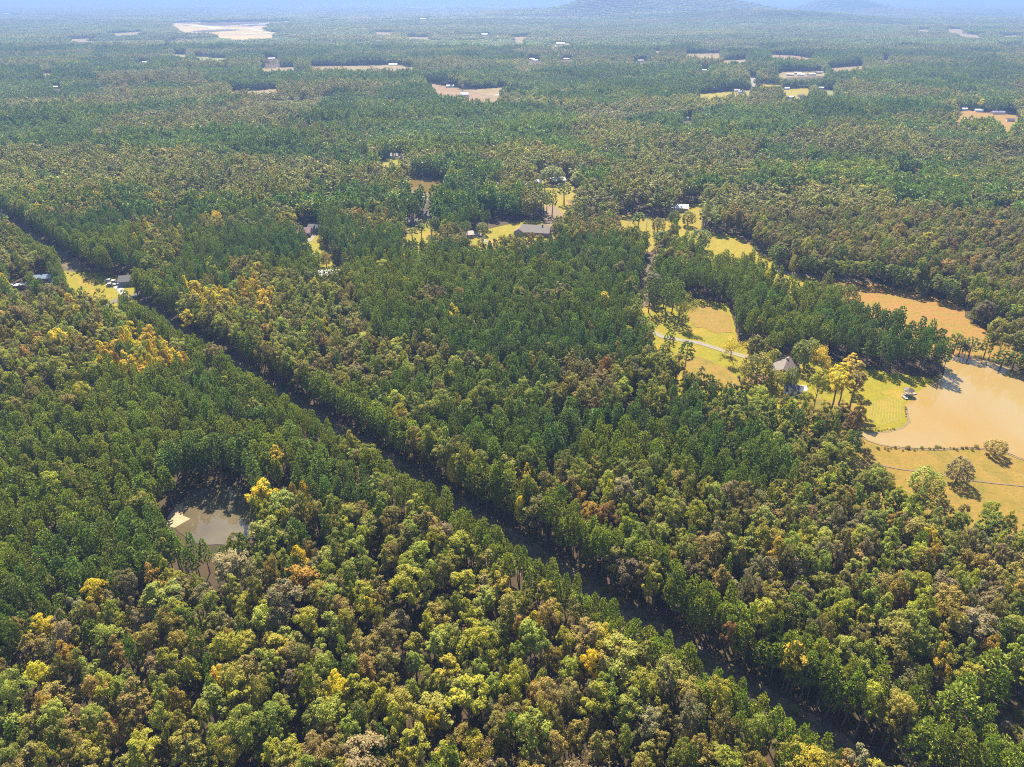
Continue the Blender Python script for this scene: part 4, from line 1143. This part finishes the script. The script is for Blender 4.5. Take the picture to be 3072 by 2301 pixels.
# scrub on the cleared lanes
for poly, y1 in ((LANE, 520), (POLY['corner_clearing'], 150)):
    P_ = np.array(poly); n = int(60000 if poly is LANE else 9000)
    X = rng.uniform(P_[:, 0].min(), P_[:, 0].max(), n); Y = rng.uniform(P_[:, 1].min(), P_[:, 1].max(), n)
    m = inside(poly, X, Y) & (Y > 60) & (vnoise(X, Y, 3.0, 31) > rng.uniform(0.35, 0.85, n))
    X, Y = X[m], Y[m]; n = len(X)
    ci = np.array([CN.index(c) for c in ('olive', 'brown', 'green', 'tanbrown')])[rng.integers(0, 4, n)]
    h = rng.uniform(0.04, 0.13, n) * np.where(rng.random(n) < 0.06, 1.8, 1)
    BATCH.append(dict(X=X, Y=Y, sx=h * 1.3, sz=h, pr=np.array(IDX['bush'])[rng.integers(0, 3, n)], rot=rng.uniform(0, 6.28, n), rgb=colour_jitter(CV[ci], n), ci=ci, pine=np.zeros(n, bool)))
A = {k: np.concatenate([b[k] for b in BATCH]) for k in BATCH[0]}

# ------------------------------------------------------------------ the 300 largest of each kind become trees of their own
Rpro = np.array([p['R'] for p in PROTO]); hpro = np.array([p['h'] for p in PROTO])
px, py, dep = to_px(A['X'], A['Y'], hpro[A['pr']] * A['sz'] * 0.75)
size = Rpro[A['pr']] * A['sx'] * F / dep
vis = (px > 10) & (px < 3062) & (py < 2290) & (py > 700) & (A['Y'] < Y_LOD) & (A['sz'] > 0.62)
own = np.zeros(len(px), bool)
n_special_pine = sum('pine' in PROTO[t[4]]['kind'] for t in trees)
for want, cap in ((True, 300 - n_special_pine), (False, 300 - (special_n - n_special_pine))):
    c = np.where(vis & (A['pine'] == want))[0]
    own[c[np.argsort(-size[c])[:cap]]] = True
CWORD = {'pine': 'dark green', 'pineblue': 'blue-green', 'pinelight': 'bright green', 'green': 'deep green', 'lightgreen': 'pale green', 'yellowgreen': 'yellow-green', 'olive': 'olive', 'brown': 'brown', 'greybrown': 'grey-brown', 'yellow': 'yellow', 'gold': 'golden', 'orange': 'orange', 'rust': 'rust-red', 'tanbrown': 'tan'}
LAND = [('the sandy forest pond', 620, 1560), ('the deep orange tree', 1561, 1887), ('the golden yellow oak', 2386, 1970), ('the big pale green dome tree', 477, 1795),
        ('the upper leafless tree', 1607, 1998), ('the bottom left corner', 120, 2240), ('the bottom right corner clearing', 3000, 2240), ('the very large yellow-green oak', 1404, 2100),
        ('the vivid yellow-green tree', 1223, 1753), ('the small rust-red tree', 2710, 1799), ('the yellow tree below the pasture', 2784, 1628), ('the lane end at the bottom', 2560, 2230),
        ('the yellow tree at the left pines', 282, 1771), ('the large round yellow-green oak', 685, 1943), ('the red-orange tree', 1775, 1545), ('the slim yellow trees by the lane', 1385, 1388), ('the golden tree by the pond', 830, 1385)]
DIRS = ['right of', 'below right of', 'below', 'below left of', 'left of', 'above left of', 'above', 'above right of']
ORD = ['nearest', 'second nearest', 'third nearest', 'fourth nearest', 'fifth nearest', 'sixth nearest', 'seventh nearest', 'eighth nearest', 'ninth nearest', 'tenth nearest', 'eleventh nearest', 'twelfth nearest', 'thirteenth nearest', 'fourteenth nearest', 'fifteenth nearest', 'sixteenth nearest', 'seventeenth nearest', 'eighteenth nearest', 'nineteenth nearest', 'twentieth nearest', 'twenty-first nearest', 'twenty-second nearest', 'twenty-third nearest', 'twenty-fourth nearest', 'twenty-fifth nearest']
KINDNAME = {'broad': 'broadleaf_tree', 'bush': 'broadleaf_tree', 'sparse': 'broadleaf_tree', 'poplar': 'broadleaf_tree', 'pine': 'pine_tree', 'tallpine': 'pine_tree', 'bare': 'bare_tree'}
def plant(x, y, sx, sz, pr, rot, rgb, label, group):
    pd = PROTO[pr]
    nm = KINDNAME[pd['kind']]
    e = empty(nm, (float(x), float(y), 0), float(rot))
    e.scale = (float(sx), float(sx), float(sz))
    tag(e, label, {'broadleaf_tree': 'broadleaf tree', 'pine_tree': 'pine tree', 'bare_tree': 'bare tree'}[nm], group)
    t = bpy.data.objects.new('trunk', pd['trunk']); col.objects.link(t); t.parent = e
    c = bpy.data.objects.new('crown', pd['crown']); col.objects.link(c); c.parent = e
    c['leaf_col'] = [float(v) for v in rgb]
GROUP = {'broadleaf_tree': 'broadleaf trees of the autumn woods', 'pine_tree': 'pines of the woods and yards', 'bare_tree': 'leafless trees'}
for (x, y, sx, sz, pr, rot, c, cn, label) in trees:
    cc = c * rng.uniform(0.92, 1.08)
    plant(x, y, sx, sz, pr, rot, cc, label, GROUP[KINDNAME[PROTO[pr]['kind']]])
keys = {}
for i in np.where(own)[0]:
    d = [(px[i] - lx) ** 2 + (py[i] - ly) ** 2 for _, lx, ly in LAND]
    L = int(np.argmin(d))
    ang = math.atan2(py[i] - LAND[L][2], px[i] - LAND[L][1])
    di = int(round(ang / (math.pi / 4))) % 8
    keys.setdefault((CN[A['ci'][i]], bool(A['pine'][i]), L, di), []).append((d[L], i))
for (cn, pn, L, di), lst in keys.items():
    lst.sort()
    for r, (_, i) in enumerate(lst):
        w = CWORD[cn]
        what = 'pine' if pn else 'broadleaf tree'
        rank = ORD[min(r, len(ORD) - 1)] + ' ' if len(lst) > 1 else ''
        lab = '%s%s %s %s %s' % (rank, w, what, DIRS[di], LAND[L][0])
        plant(A['X'][i], A['Y'][i], A['sx'][i], A['sz'][i], A['pr'][i], A['rot'][i], A['rgb'][i], lab, GROUP['pine_tree' if pn else 'broadleaf_tree'])

# ------------------------------------------------------------------ all other trees: woods nobody could count
def scatter(name, label, cat, X, Y, Z, pr, rot, sx, sz, rgb):
    n = len(X)
    me = bpy.data.meshes.new(name)
    me.vertices.add(n)
    co = np.stack([X, Y, Z], 1).astype(np.float32)
    me.vertices.foreach_set('co', co.ravel())
    def at(nm, ty, arr, field='value'):
        a = me.attributes.new(nm, ty, 'POINT')
        a.data.foreach_set(field, np.ascontiguousarray(arr).ravel())
    at('variant', 'INT', pr.astype(np.int32))
    at('turn', 'FLOAT_VECTOR', np.stack([0 * rot, 0 * rot, rot], 1).astype(np.float32), 'vector')
    at('size', 'FLOAT_VECTOR', np.stack([sx, sx, sz], 1).astype(np.float32), 'vector')
    at('leaf_col', 'FLOAT_COLOR', np.concatenate([rgb, np.ones((n, 1))], 1).astype(np.float32), 'color')
    me.update()
    o = bpy.data.objects.new(name, me)
    col.objects.link(o)
    ng = bpy.data.node_groups.new(name, 'GeometryNodeTree')
    ng.interface.new_socket('Geometry', in_out='INPUT', socket_type='NodeSocketGeometry')
    ng.interface.new_socket('Geometry', in_out='OUTPUT', socket_type='NodeSocketGeometry')
    gi = ng.nodes.new('NodeGroupInput'); go = ng.nodes.new('NodeGroupOutput')
    ip = ng.nodes.new('GeometryNodeInstanceOnPoints')
    ci = ng.nodes.new('GeometryNodeCollectionInfo')
    ci.inputs['Collection'].default_value = protos
    ci.inputs['Separate Children'].default_value = True
    ci.inputs['Reset Children'].default_value = True
    def named(nm, ty):
        k = ng.nodes.new('GeometryNodeInputNamedAttribute'); k.data_type = ty
        k.inputs['Name'].default_value = nm
        return k.outputs[0]
    ng.links.new(gi.outputs[0], ip.inputs['Points'])
    ng.links.new(ci.outputs[0], ip.inputs['Instance'])
    ip.inputs['Pick Instance'].default_value = True
    ng.links.new(named('variant', 'INT'), ip.inputs['Instance Index'])
    e2r = ng.nodes.new('FunctionNodeEulerToRotation')
    ng.links.new(named('turn', 'FLOAT_VECTOR'), e2r.inputs[0])
    ng.links.new(e2r.outputs[0], ip.inputs['Rotation'])
    ng.links.new(named('size', 'FLOAT_VECTOR'), ip.inputs['Scale'])
    ng.links.new(ip.outputs[0], go.inputs[0])
    md = o.modifiers.new('trees', 'NODES'); md.node_group = ng
    return tag(o, label, cat, None, 'stuff')
rest = ~own
for pn, nm, lab in ((True, 'pine_wood', 'dark green pine woods covering the land to the distance'), (False, 'broadleaf_wood', 'mixed green, brown and yellow broadleaf woods covering the land')):
    m = rest & (A['pine'] == pn)
    Z = terrain(A['X'][m], A['Y'][m])
    scatter(nm, lab, 'woods', A['X'][m], A['Y'][m], Z, A['pr'][m], A['rot'][m], A['sx'][m], A['sz'][m], A['rgb'][m])
# stands of trees beyond that, coarser and coarser
TX, TY, TS, TC, TZ = [], [], [], [], []
for y0, y1, s in ((Y_TILE, 4800, 31.0), (4800, 9500, 62.0), (9500, 25000, 190.0)):
    X, Y = jgrid(y0, y1, s, 0.12, 1.08, 100)
    ok = ~blocked(X, Y)
    if s < 100:      # a stand's near edge must not cover a clearing either
        ok &= ~blocked(X, Y + s * 0.3)
    X, Y = X[ok], Y[ok]
    k = classify(X, Y)
    pf = np.array([PAL[p][0] for p in PK])[k]
    n = len(X)
    base = np.zeros((n, 3))
    for i, p in enumerate(PK):
        d = PAL[p][1]; w = np.array(list(d.values())); w = w / w.sum()
        mc = (w[:, None] * np.array([COL[c] for c in d])).sum(0)
        m = k == i
        base[m] = pf[m][:, None] * np.array(COL['pine']) + (1 - pf[m][:, None]) * mc
    TX.append(X); TY.append(Y); TS.append(np.full(n, s / 33.0 * 1.05)); TC.append(0.74 * colour_jitter(base * 0.7 + np.array(COL['green']) * 0.3, n, 0.14) * (0.72 + 0.56 * vnoise(X, Y, 260, 61))[:, None])
    TZ.append(np.full(n, 1.0) * rng.uniform(0.85, 1.12, n) * (stand_height(X, Y) if s < 100 else 1.3))
X = np.concatenate(TX); Y = np.concatenate(TY)
scatter('distant_wood', 'hazy blue woods stretching to the horizon', 'woods', X, Y, terrain(X, Y) - 1.0, np.array(IDX['tile'])[rng.integers(0, 6, len(X))],
        rng.integers(0, 4, len(X)) * (math.pi / 2), np.concatenate(TS), np.concatenate(TZ), np.concatenate(TC))
print('instances', len(A['X']), 'tiles', len(X), 'own', own.sum() + len(trees))

# ------------------------------------------------------------------ buildings
def house(name, label, cat, px_, py_, w, d, h, rise, yaw, roof, wall, detail=True, group=None, chimney=False, windows=3):
    X, Y = gp(px_, py_)
    z = float(terrain(X, Y))
    e = empty(name, (X, Y, z), math.radians(yaw))
    tag(e, label, cat, group)
    v = [(-w/2, -d/2, -0.3), (w/2, -d/2, -0.3), (w/2, d/2, -0.3), (-w/2, d/2, -0.3), (-w/2, -d/2, h), (w/2, -d/2, h), (w/2, d/2, h), (-w/2, d/2, h), (-w/2, 0, h + rise), (w/2, 0, h + rise)]
    f = [(0, 1, 5, 4), (2, 3, 7, 6), (1, 2, 6, 9, 5), (3, 0, 4, 8, 7)]
    mesh_obj('wall', v, f, M[wall], e)
    o = 0.45; t = 0.16
    sl = rise / (d / 2)
    v = []
    for x in (-w/2 - o, w/2 + o):
        for zz in (0.04, 0.04 + t):
            v += [(x, -d/2 - o, h - o * sl + zz), (x, 0, h + rise + zz), (x, d/2 + o, h - o * sl + zz)]
    f = [(0, 1, 7, 6), (1, 2, 8, 7), (3, 9, 10, 4), (4, 10, 11, 5), (0, 3, 4, 1), (1, 4, 5, 2), (6, 7, 10, 9), (7, 8, 11, 10), (0, 6, 9, 3), (2, 5, 11, 8)]
    rf = mesh_obj('roof', v, f, M[roof], e)
    if chimney:
        box_obj('chimney', (w * 0.2, w * 0.2 + 0.9, -0.4, 0.4, h + rise * 0.6, h + rise + 1.0), M['brickwall'], rf)
    if detail:
        for s in range(windows):
            x = -w/2 + w * (s + 0.5) / windows
            if s == windows // 2:
                box_obj('door', (x - 0.5, x + 0.5, -d/2 - 0.06, -d/2 + 0.02, 0, min(2.1, h - 0.2)), M['wood'], e)
            else:
                wd = box_obj('window', (x - 0.6, x + 0.6, -d/2 - 0.06, -d/2 + 0.02, 0.9, min(2.1, h - 0.3)), M['white'], e)
                box_obj('pane', (x - 0.5, x + 0.5, -d/2 - 0.09, -d/2 - 0.055, 1.0, min(2.0, h - 0.4)), M['glass'], wd)
    return e
house('house', 'lake house with a grey-brown gabled roof between oaks', 'house', 2352, 1118, 13.5, 9.0, 2.8, 1.9, 62, 'roof_grey', 'brickwall', chimney=True, windows=5)
house('shed', 'dark shed with white trim beside the pale concrete pad', 'shed', 2379, 1178, 6.5, 4.5, 2.4, 1.2, -28, 'roof_dark', 'white')
house('house', 'dark-roofed house left of the lane behind a pale driveway', 'house', 402, 850, 13, 8, 2.8, 2.0, 12, 'roof_dark', 'greywall', chimney=True, windows=5)
house('shed', 'long shed with a blue-grey metal roof at far left', 'shed', 128, 846, 10.5, 6, 3.0, 1.2, 14, 'roof_blue', 'greywall')
house('trailer', 'low white-roofed trailer near the left edge', 'trailer', 56, 865, 7.5, 3, 2.2, 0.35, 16, 'roof_white', 'brickwall')
house('house', 'house with a maroon metal roof among dark pines', 'house', 904, 706, 13, 8, 2.8, 2.4, 4, 'roof_maroon', 'white', windows=5)
house('house', 'long house with pale pink roof at the wood edge', 'house', 958, 836, 12, 6, 2.8, 1.2, 8, 'roof_pink', 'brickwall')
house('barn', 'white-roofed barn right of the pale pink roof', 'barn', 1000, 832, 17, 6.5, 3.2, 1.4, 8, 'roof_white', 'white')
house('house', 'broad grey-roofed house in the centre clearing', 'house', 1608, 702, 19, 12, 2.8, 3.2, -12, 'roof_grey', 'brickwall', chimney=True, windows=5)
house('garage', 'garage with mauve gable left of the broad grey roof', 'garage', 1560, 704, 7, 7, 2.6, 2.2, 75, 'roof_brown', 'greywall')
house('house', 'small tan-roofed house beside the centre drive', 'house', 1400, 712, 8, 6, 2.5, 1.6, 20, 'roof_pink', 'cream')
house('house', 'dark-roofed house at the top of the left yard', 'house', 1276, 655, 10, 7, 2.8, 2.2, 10, 'roof_dark', 'cream')
house('house', 'brown house at the left of the left yard', 'house', 1240, 674, 9, 7, 2.8, 2.0, -15, 'roof_brown', 'greywall')
house('house', 'white house at the edge of the upper yard', 'house', 1608, 555, 9, 6, 2.8, 1.6, 0, 'roof_white', 'white')
house('house', 'pale roofed house under the huge green oak', 'house', 1672, 548, 12, 8, 2.8, 2.0, 10, 'roof_white', 'brickwall')
house('house', 'house with white roof over the upper meadow', 'house', 2033, 632, 14, 8, 3.0, 1.8, -8, 'roof_white', 'cream')
house('trailer', 'white trailer in the dark pines at right', 'trailer', 2738, 535, 17, 5, 2.6, 0.5, -14, 'roof_white', 'white')
house('house', 'house with mauve roof on the bare building site', 'house', 1393, 291, 12, 9, 4.0, 2.6, 10, 'roof_purple', 'white')
house('house', 'grey roof glimpsed between trees at the bottom edge', 'house', 1462, 2330, 9, 7, 2.6, 1.8, 35, 'roof_dark', 'white')
house('house', 'house behind the maroon roof, dark and shaded', 'house', 948, 694, 9, 7, 2.8, 2.0, -10, 'roof_dark', 'greywall')
house('house', 'brown-roofed house above the far brown pond', 'house', 1192, 474, 12, 8, 2.8, 2.0, 0, 'roof_brown', 'white')
house('house', 'small white house left of the far brown pond', 'house', 1113, 540, 9, 7, 2.8, 2.0, 10, 'roof_white', 'white')
house('house', 'house tucked in trees right above the far pond', 'house', 1556, 502, 12, 8, 2.8, 2.2, -12, 'roof_grey', 'white')
for (a, b, w, d, rf, lab) in FARH:
    house('far_house', lab, 'house', a, b, w * 0.62, d * 0.62, 2.6 if w < 40 else 5, 1.3 if w < 40 else 2.2, random.uniform(-25, 25), rf, 'white' if rf != 'roof_pink' else 'cream', False, 'far houses and sheds')

# vehicles
def car(label, px_, py_, yaw, paint, kind='car'):
    X, Y = gp(px_, py_)
    e = empty(kind, (X, Y, 0.13), math.radians(yaw))
    tag(e, label, kind, 'vehicles parked in the yards')
    pick = kind == 'pickup_truck'
    prof = [(-2.35, .45), (2.35, .45), (2.4, .85), (1.9, 1.0), (1.05, 1.05), (-2.3, 1.05), (-2.4, .8)]
    n = len(prof)
    v = [(x, -0.9, z) for x, z in prof] + [(x, 0.9, z) for x, z in prof]
    f = [tuple(range(n))[::-1], tuple(range(n, 2 * n))] + [(i, (i + 1) % n, n + (i + 1) % n, n + i) for i in range(n)]
    body = mesh_obj('body', v, f, M[paint], e)
    x0, x1 = (-0.6, 0.95) if pick else (-1.9, 1.0)
    v = [(x0, -.82, 1.052), (x1, -.82, 1.052), (x1, .82, 1.052), (x0, .82, 1.052), (x0 + .35, -.68, 1.6), (x1 - .65, -.68, 1.6), (x1 - .65, .68, 1.6), (x0 + .35, .68, 1.6)]
    mesh_obj('window', v, [(0, 1, 5, 4), (1, 2, 6, 5), (2, 3, 7, 6), (3, 0, 4, 7)], M['glass'], e)
    box_obj('cabin_roof', (x0 + .33, x1 - .63, -.7, .7, 1.6, 1.66), M[paint], e)
    for sx in (-1.45, 1.5):
        for sy in (-0.86, 0.86):
            v, f = [], []
            tube(v, f, [(sx, sy - .1, .34), (sx, sy + .1, .34)], [.34, .34], 10)
            mesh_obj('wheel', v, f, M['tyre'], e)
car('white van-like car at the head of the pale driveway', 334, 858, 20, 'car_white')
car('dark car parked on the pale driveway', 352, 853, -40, 'car_blue')
car('small white car parked beside the shed house lawn', 330, 846, 10, 'car_white')
car('red pickup on the gravel in front of the maroon-roofed house', 922, 712, 30, 'car_red', 'pickup_truck')
car('white car parked below the maroon roof', 893, 708, 10, 'car_white')
car('silver car parked beside the broad grey-roofed house', 1648, 694, 15, 'car_silver')
car('white car on the drive of the huge oak yard', 1680, 556, 40, 'car_white')
car('white pickup on the centre house drive', 1436, 708, -25, 'car_white', 'pickup_truck')

# lake gazebo on a short jetty
def gazebo():
    X, Y = gp(2722, 1186)
    e = empty('gazebo', (X, Y, 0.10), 0.3)
    tag(e, 'small grey-roofed gazebo with white posts on the lake shore', 'gazebo')
    n, R = 8, 1.75
    ring = [(math.cos(2 * math.pi * i / n), math.sin(2 * math.pi * i / n)) for i in range(n)]
    v = [(x * R * 1.25, y * R * 1.25, 2.35) for x, y in ring] + [(x * R * 1.25, y * R * 1.25, 2.47) for x, y in ring] + [(0, 0, 3.5)]
    f = [tuple(range(n))[::-1]] + [(i, (i + 1) % n, n + (i + 1) % n, n + i) for i in range(n)] + [(n + i, n + (i + 1) % n, 2 * n) for i in range(n)]
    mesh_obj('roof', v, f, M['roof_grey'], e)
    v = [(x * R, y * R, 0.0) for x, y in ring] + [(x * R, y * R, 0.32) for x, y in ring]
    f = [tuple(range(n))[::-1], tuple(range(n, 2 * n))] + [(i, (i + 1) % n, n + (i + 1) % n, n + i) for i in range(n)]
    mesh_obj('floor', v, f, M['wood'], e)
    for x, y in ring:
        box_obj('post', (x * R * .92 - .06, x * R * .92 + .06, y * R * .92 - .06, y * R * .92 + .06, 0.32, 2.4), M['white'], e)
    for i in range(n - 1):
        a = Vector((*ring[i], 0)) * R * .92; b = Vector((*ring[i + 1], 0)) * R * .92
        vv, ff = [], []
        tube(vv, ff, [tuple(a + Vector((0, 0, 1.2))), tuple(b + Vector((0, 0, 1.2)))], [.06, .06], 4)
        mesh_obj('railing', vv, ff, M['white'], e)
    box_obj('jetty', (R * .8, R + 2.4, -0.6, 0.6, 0.15, 0.3), M['wood'], e)
gazebo()
X, Y = gp(2712, 1194)
e = empty('boat', (X, Y, 0.11), 1.9); tag(e, 'small white rowing boat pulled up beside the gazebo', 'boat')
hull = [(-1.5, .45), (-.6, .62), (.6, .55), (1.6, 0), (.6, -.55), (-.6, -.62), (-1.5, -.45)]
v = [(x * .8, y * .6, 0) for x, y in hull] + [(x, y, .45) for x, y in hull] + [(x * .9, y * .85, .43) for x, y in hull] + [(x * .75, y * .5, .1) for x, y in hull]
n = len(hull)
f = [tuple(range(n))[::-1]]
for a in range(3): f += [(a * n + i, a * n + (i + 1) % n, (a + 1) * n + (i + 1) % n, (a + 1) * n + i) for i in range(n)]
f.append(tuple(range(3 * n, 4 * n)))
mesh_obj('hull', v, f, M['white'], e)
box_obj('thwart', (-.15, .15, -.48, .48, .3, .34), M['wood'], e)

# raked straw rows on the lake lawn
lawn = bpy.data.objects['lawn']
for i in range(11):
    x = 2612 + i * 8.2
    pts = P([(x + 6, 1192 + abs(i - 6) * 2), (x + 3 + i * .6, 1225), (x - 2 + i * 1.0, 1255), (x - 6, 1276 - abs(i - 5) * 3)])
    v, f = [], []
    poly = strip_poly(pts, 0.3)
    k = len(pts)
    for (a, b) in poly[:k]: v.append((a, b, 0.036))
    for (a, b) in pts: v.append((a, b, 0.062))
    for (a, b) in poly[k:][::-1]: v.append((a, b, 0.036))
    for j in range(k - 1):
        f += [(j, j + 1, k + j + 1, k + j), (k + j, k + j + 1, 2 * k + j + 1, 2 * k + j)]
    mesh_obj('straw_row', v, f, M['straw'], lawn)

# shrubs along the shores and field edges
low_crowns = [PROTO[i] for i in IDX['bush']]
SH = [(x, 1349 - abs(x - 2760) * 0.012 + random.uniform(-5, 5), random.uniform(0.5, 1.5), 'the pasture shore of the lake') for x in [2600 + 13 * q + random.uniform(-6, 6) for q in range(26)]]
SH += [(2590 + i * 9, 1291 + random.uniform(-2, 3) - max(0, i - 7) * 1.4, random.uniform(0.5, 0.9), 'the lawn shore of the lake') for i in range(11)]
SH += [(2716 + random.uniform(-3, 3), 1222 + i * 7, random.uniform(0.4, 0.7), 'the lake bank below the gazebo') for i in range(5)]
SH += [(2925 + i * 13, 1070 + i * 3.2, random.uniform(0.9, 1.6), 'the lake dam') for i in range(8)]
words = {}
for (x, y, h, where) in SH:
    X, Y = gp(x, y)
    pd = random.choice(low_crowns)
    e = empty('shrub', (X, Y, 0.0), random.uniform(0, 6.28))
    s = h / 9.5
    w_ = random.uniform(1.0, 1.9); e.scale = (s * w_, s * w_, s)
    words[where] = words.get(where, 0) + 1
    k = words[where]
    nth = ['first', 'second', 'third', 'fourth', 'fifth', 'sixth', 'seventh', 'eighth', 'ninth', 'tenth', 'eleventh', 'twelfth', 'thirteenth', 'fourteenth', 'fifteenth', 'sixteenth', 'seventeenth', 'eighteenth', 'nineteenth', 'twentieth', 'twenty-first', 'twenty-second', 'twenty-third', 'twenty-fourth', 'twenty-fifth', 'twenty-sixth'][k - 1]
    tag(e, 'low olive shrub, %s from %s along %s' % (nth, 'the gazebo' if 'below' in where else 'the left', where), 'shrub', 'shrubs along the water')
    c = bpy.data.objects.new('crown', pd['crown']); col.objects.link(c); c.parent = e
    c['leaf_col'] = [float(q) * random.uniform(0.8, 1.2) for q in COL[random.choice(['olive', 'green', 'tanbrown'])]]
    t = bpy.data.objects.new('stem', pd['trunk']); col.objects.link(t); t.parent = e

# ------------------------------------------------------------------ haze: the air between here and the horizon
def haze():
    v, f = [], []
    box(v, f, -27000, 27000, -27000, 27000, -16.0, 265.0)
    m, nt, b, out = new_mat('haze_air')
    nt.nodes.remove(b)
    pv = nt.nodes.new('ShaderNodeVolumePrincipled')
    pv.inputs['Color'].default_value = (0.23, 0.365, 0.69, 1)
    pv.inputs['Density'].default_value = 0.00018
    pv.inputs['Anisotropy'].default_value = 0.1
    nt.links.new(pv.outputs[0], out.inputs['Volume'])
    o = mesh_obj('haze', v, f, m)
    tag(o, 'thin blue haze in the air over the whole land', 'haze', None, 'stuff')
haze()
